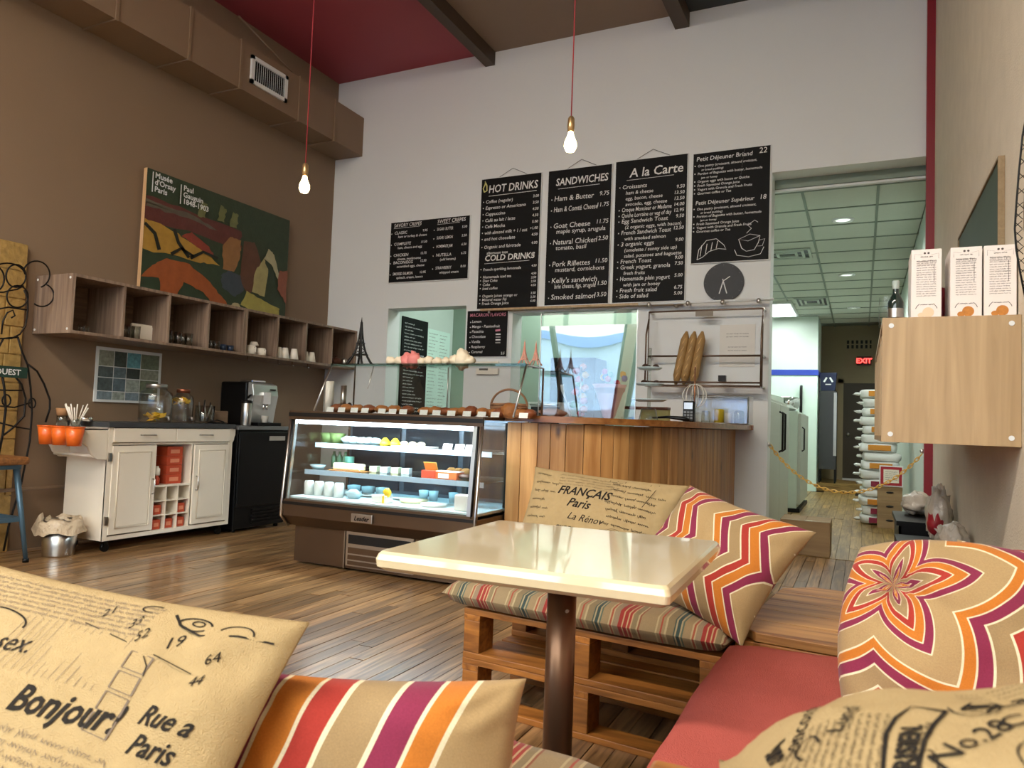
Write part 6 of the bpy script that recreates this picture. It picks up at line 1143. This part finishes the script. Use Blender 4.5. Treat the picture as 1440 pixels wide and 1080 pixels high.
# 5: bonjour
o, S = pillow('throw_pillow', 'large linen pillow printed Bonjour! and Rue a Paris in the lower left corner', 'pillow', (-1.055, 0.675, 0.575), (1.0, 0.10, -0.035), (0.0, 0.60, 0.80), 0.70, 0.47, 0.07, 14, m_linen, ears=0.05)
it = [('t', 'Bonjour!', 0.0, 0.026, 0.052, 0.3, 0.03, 0.0012), ('t', 'Rue a', 0.213, 0.052, 0.036, 0.45, -0.02, 0.0006), ('t', 'Paris', 0.216, 0.016, 0.036, 0.45, -0.02, 0.0006), ('t', '19', 0.190, 0.148, 0.026, 0.3, 0.6), ('t', '44', 0.258, 0.108, 0.020, 0.3, 0.4), ('t', '64', 0.262, 0.140, 0.020, 0.3, 0.6), ('t', '21', 0.045, 0.178, 0.022, 0.3, 0.7), ('t', '33', 0.110, 0.168, 0.022, 0.3, 0.6), ('t', '52', 0.140, 0.150, 0.022, 0.3, 0.6), ('t', '5, sex.', -0.14, 0.092, 0.042, 0.45, 0.1)]
it += [('r', [(0.031, 0.165), (0.11, 0.152), (0.19, 0.138), (0.252, 0.126)], 0.002), ('r', [(0.172, 0.134), (0.185, 0.122), (0.188, 0.108)], 0.0018), ('r', [(0.165, 0.205), (0.185, 0.190), (0.225, 0.180), (0.28, 0.190), (0.33, 0.192)], 0.0045), ('r', arc(0.205, 0.196, 0.026, 0.010, 0.2, 5.6, 20), 0.003), ('r', arc(0.208, 0.198, 0.010, 0.004, 0, 6.2, 14), 0.0026), ('r', arc(0.275, 0.194, 0.026, 0.012, 0, PI, 14), 0.0024), ('r', arc(-0.15, 0.140, 0.08, 0.02, -0.2, 1.6, 18), 0.0035), ('r', arc(0.12, 0.208, 0.02, 0.007, 1.0, 5.0, 12), 0.0026)]
printed(o, S, it)
it = []
for k in range(15): it.append(('r', [(-0.075+0.015*k, 0.158), (-0.095+0.015*k, 0.075)], 0.0009))
for k in range(4): y = 0.138-0.029*k; it += [('r', [(0.148-0.002*k, y), (0.188-0.002*k, y-0.004)], 0.0016), ('r', [(0.146-0.002*k, y-0.024), (0.186-0.002*k, y-0.028)], 0.0016), ('r', [(0.148-0.002*k, y), (0.146-0.002*k, y-0.024)], 0.0024), ('r', [(0.188-0.002*k, y-0.004), (0.186-0.002*k, y-0.028)], 0.0030)]
for k in range(7): it.append(('s', -0.32, 0.212-0.008*k, 0.46, 0.008, -0.01, 0.0009))
for k in range(4): it.append(('s', -0.0, 0.0-0.015*k, 0.2, 0.014, -0.02, 0.001))
printed(o, S, it, 'faded_print', m_ink2)
# 6: chevron pillow bottom centre
pillow('throw_pillow', 'striped orange, plum and tan pillow at the bottom edge between printed pillow and table post', 'pillow', (-0.646, 0.91, 0.538), (0.85, 0.34, 0.02), (-0.15, 0.25, 0.95), 0.46, 0.26, 0.085, 17, m_chev2, ears=0.08)
# ------------------------------------------------------------ cafe table
tb = thing('cafe_table', 'square cream lacquered cafe table on a single brown post', 'table', (-0.662, 1.72, 0), math.radians(1.5)); m_top = mat('glossy cream table top', 'd9c7a2', 0.09, var=0.03, coat=0.6)
hw = 0.328; mb = MB(); prof = [(hw-0.006, 0.750), (hw-0.0, 0.744), (hw+0.004, 0.732), (hw+0.002, 0.716), (hw-0.012, 0.706)]; rings = []
def rsq(r, z, c=0.012, n=5):
    pts = []
    for q, (sx, sy) in enumerate(((1, 1), (-1, 1), (-1, -1), (1, -1))):
        for k in range(n+1): a = PI/2*q+PI/2*k/n; pts.append((sx*(r-c)+c*math.cos(a), sy*(r-c)+c*math.sin(a), z))
    return pts
R_ = [rsq(r, z) for r, z in prof]; n = len(R_[0]); vs = [p for q in R_ for p in q]; fs = [tuple(range(n)), tuple(range((len(R_)-1)*n, len(R_)*n))[::-1]]+[(j*n+i, (j+1)*n+i, (j+1)*n+(i+1) % n, j*n+(i+1) % n) for j in range(len(R_)-1) for i in range(n)]
mb.add(vs, fs); mb.build('table_top', m_top, tb)
m_post = mat('brown bronze post', '80604a', 0.33, 0.75); MB().cyl((0, 0, 0.03), (0, 0, 0.70), 0.036, n=32).build('post', m_post, tb); MB().box(-0.16, 0.16, -0.03, 0.03, 0.69, 0.706).box(-0.03, 0.03, -0.16, 0.16, 0.69, 0.7055).build('top_bracket', m_dark, tb)
MB().lathe([(0, 0), (0.22, 0), (0.22, 0.012), (0.08, 0.03), (0.036, 0.04), (0, 0.04)], n=40).build('base_plate', m_post, tb); MB().cyl((0.026, -0.03, 0.60), (0.026, -0.037, 0.60), 0.004, n=8).build('set_screw', m_steel, tb)
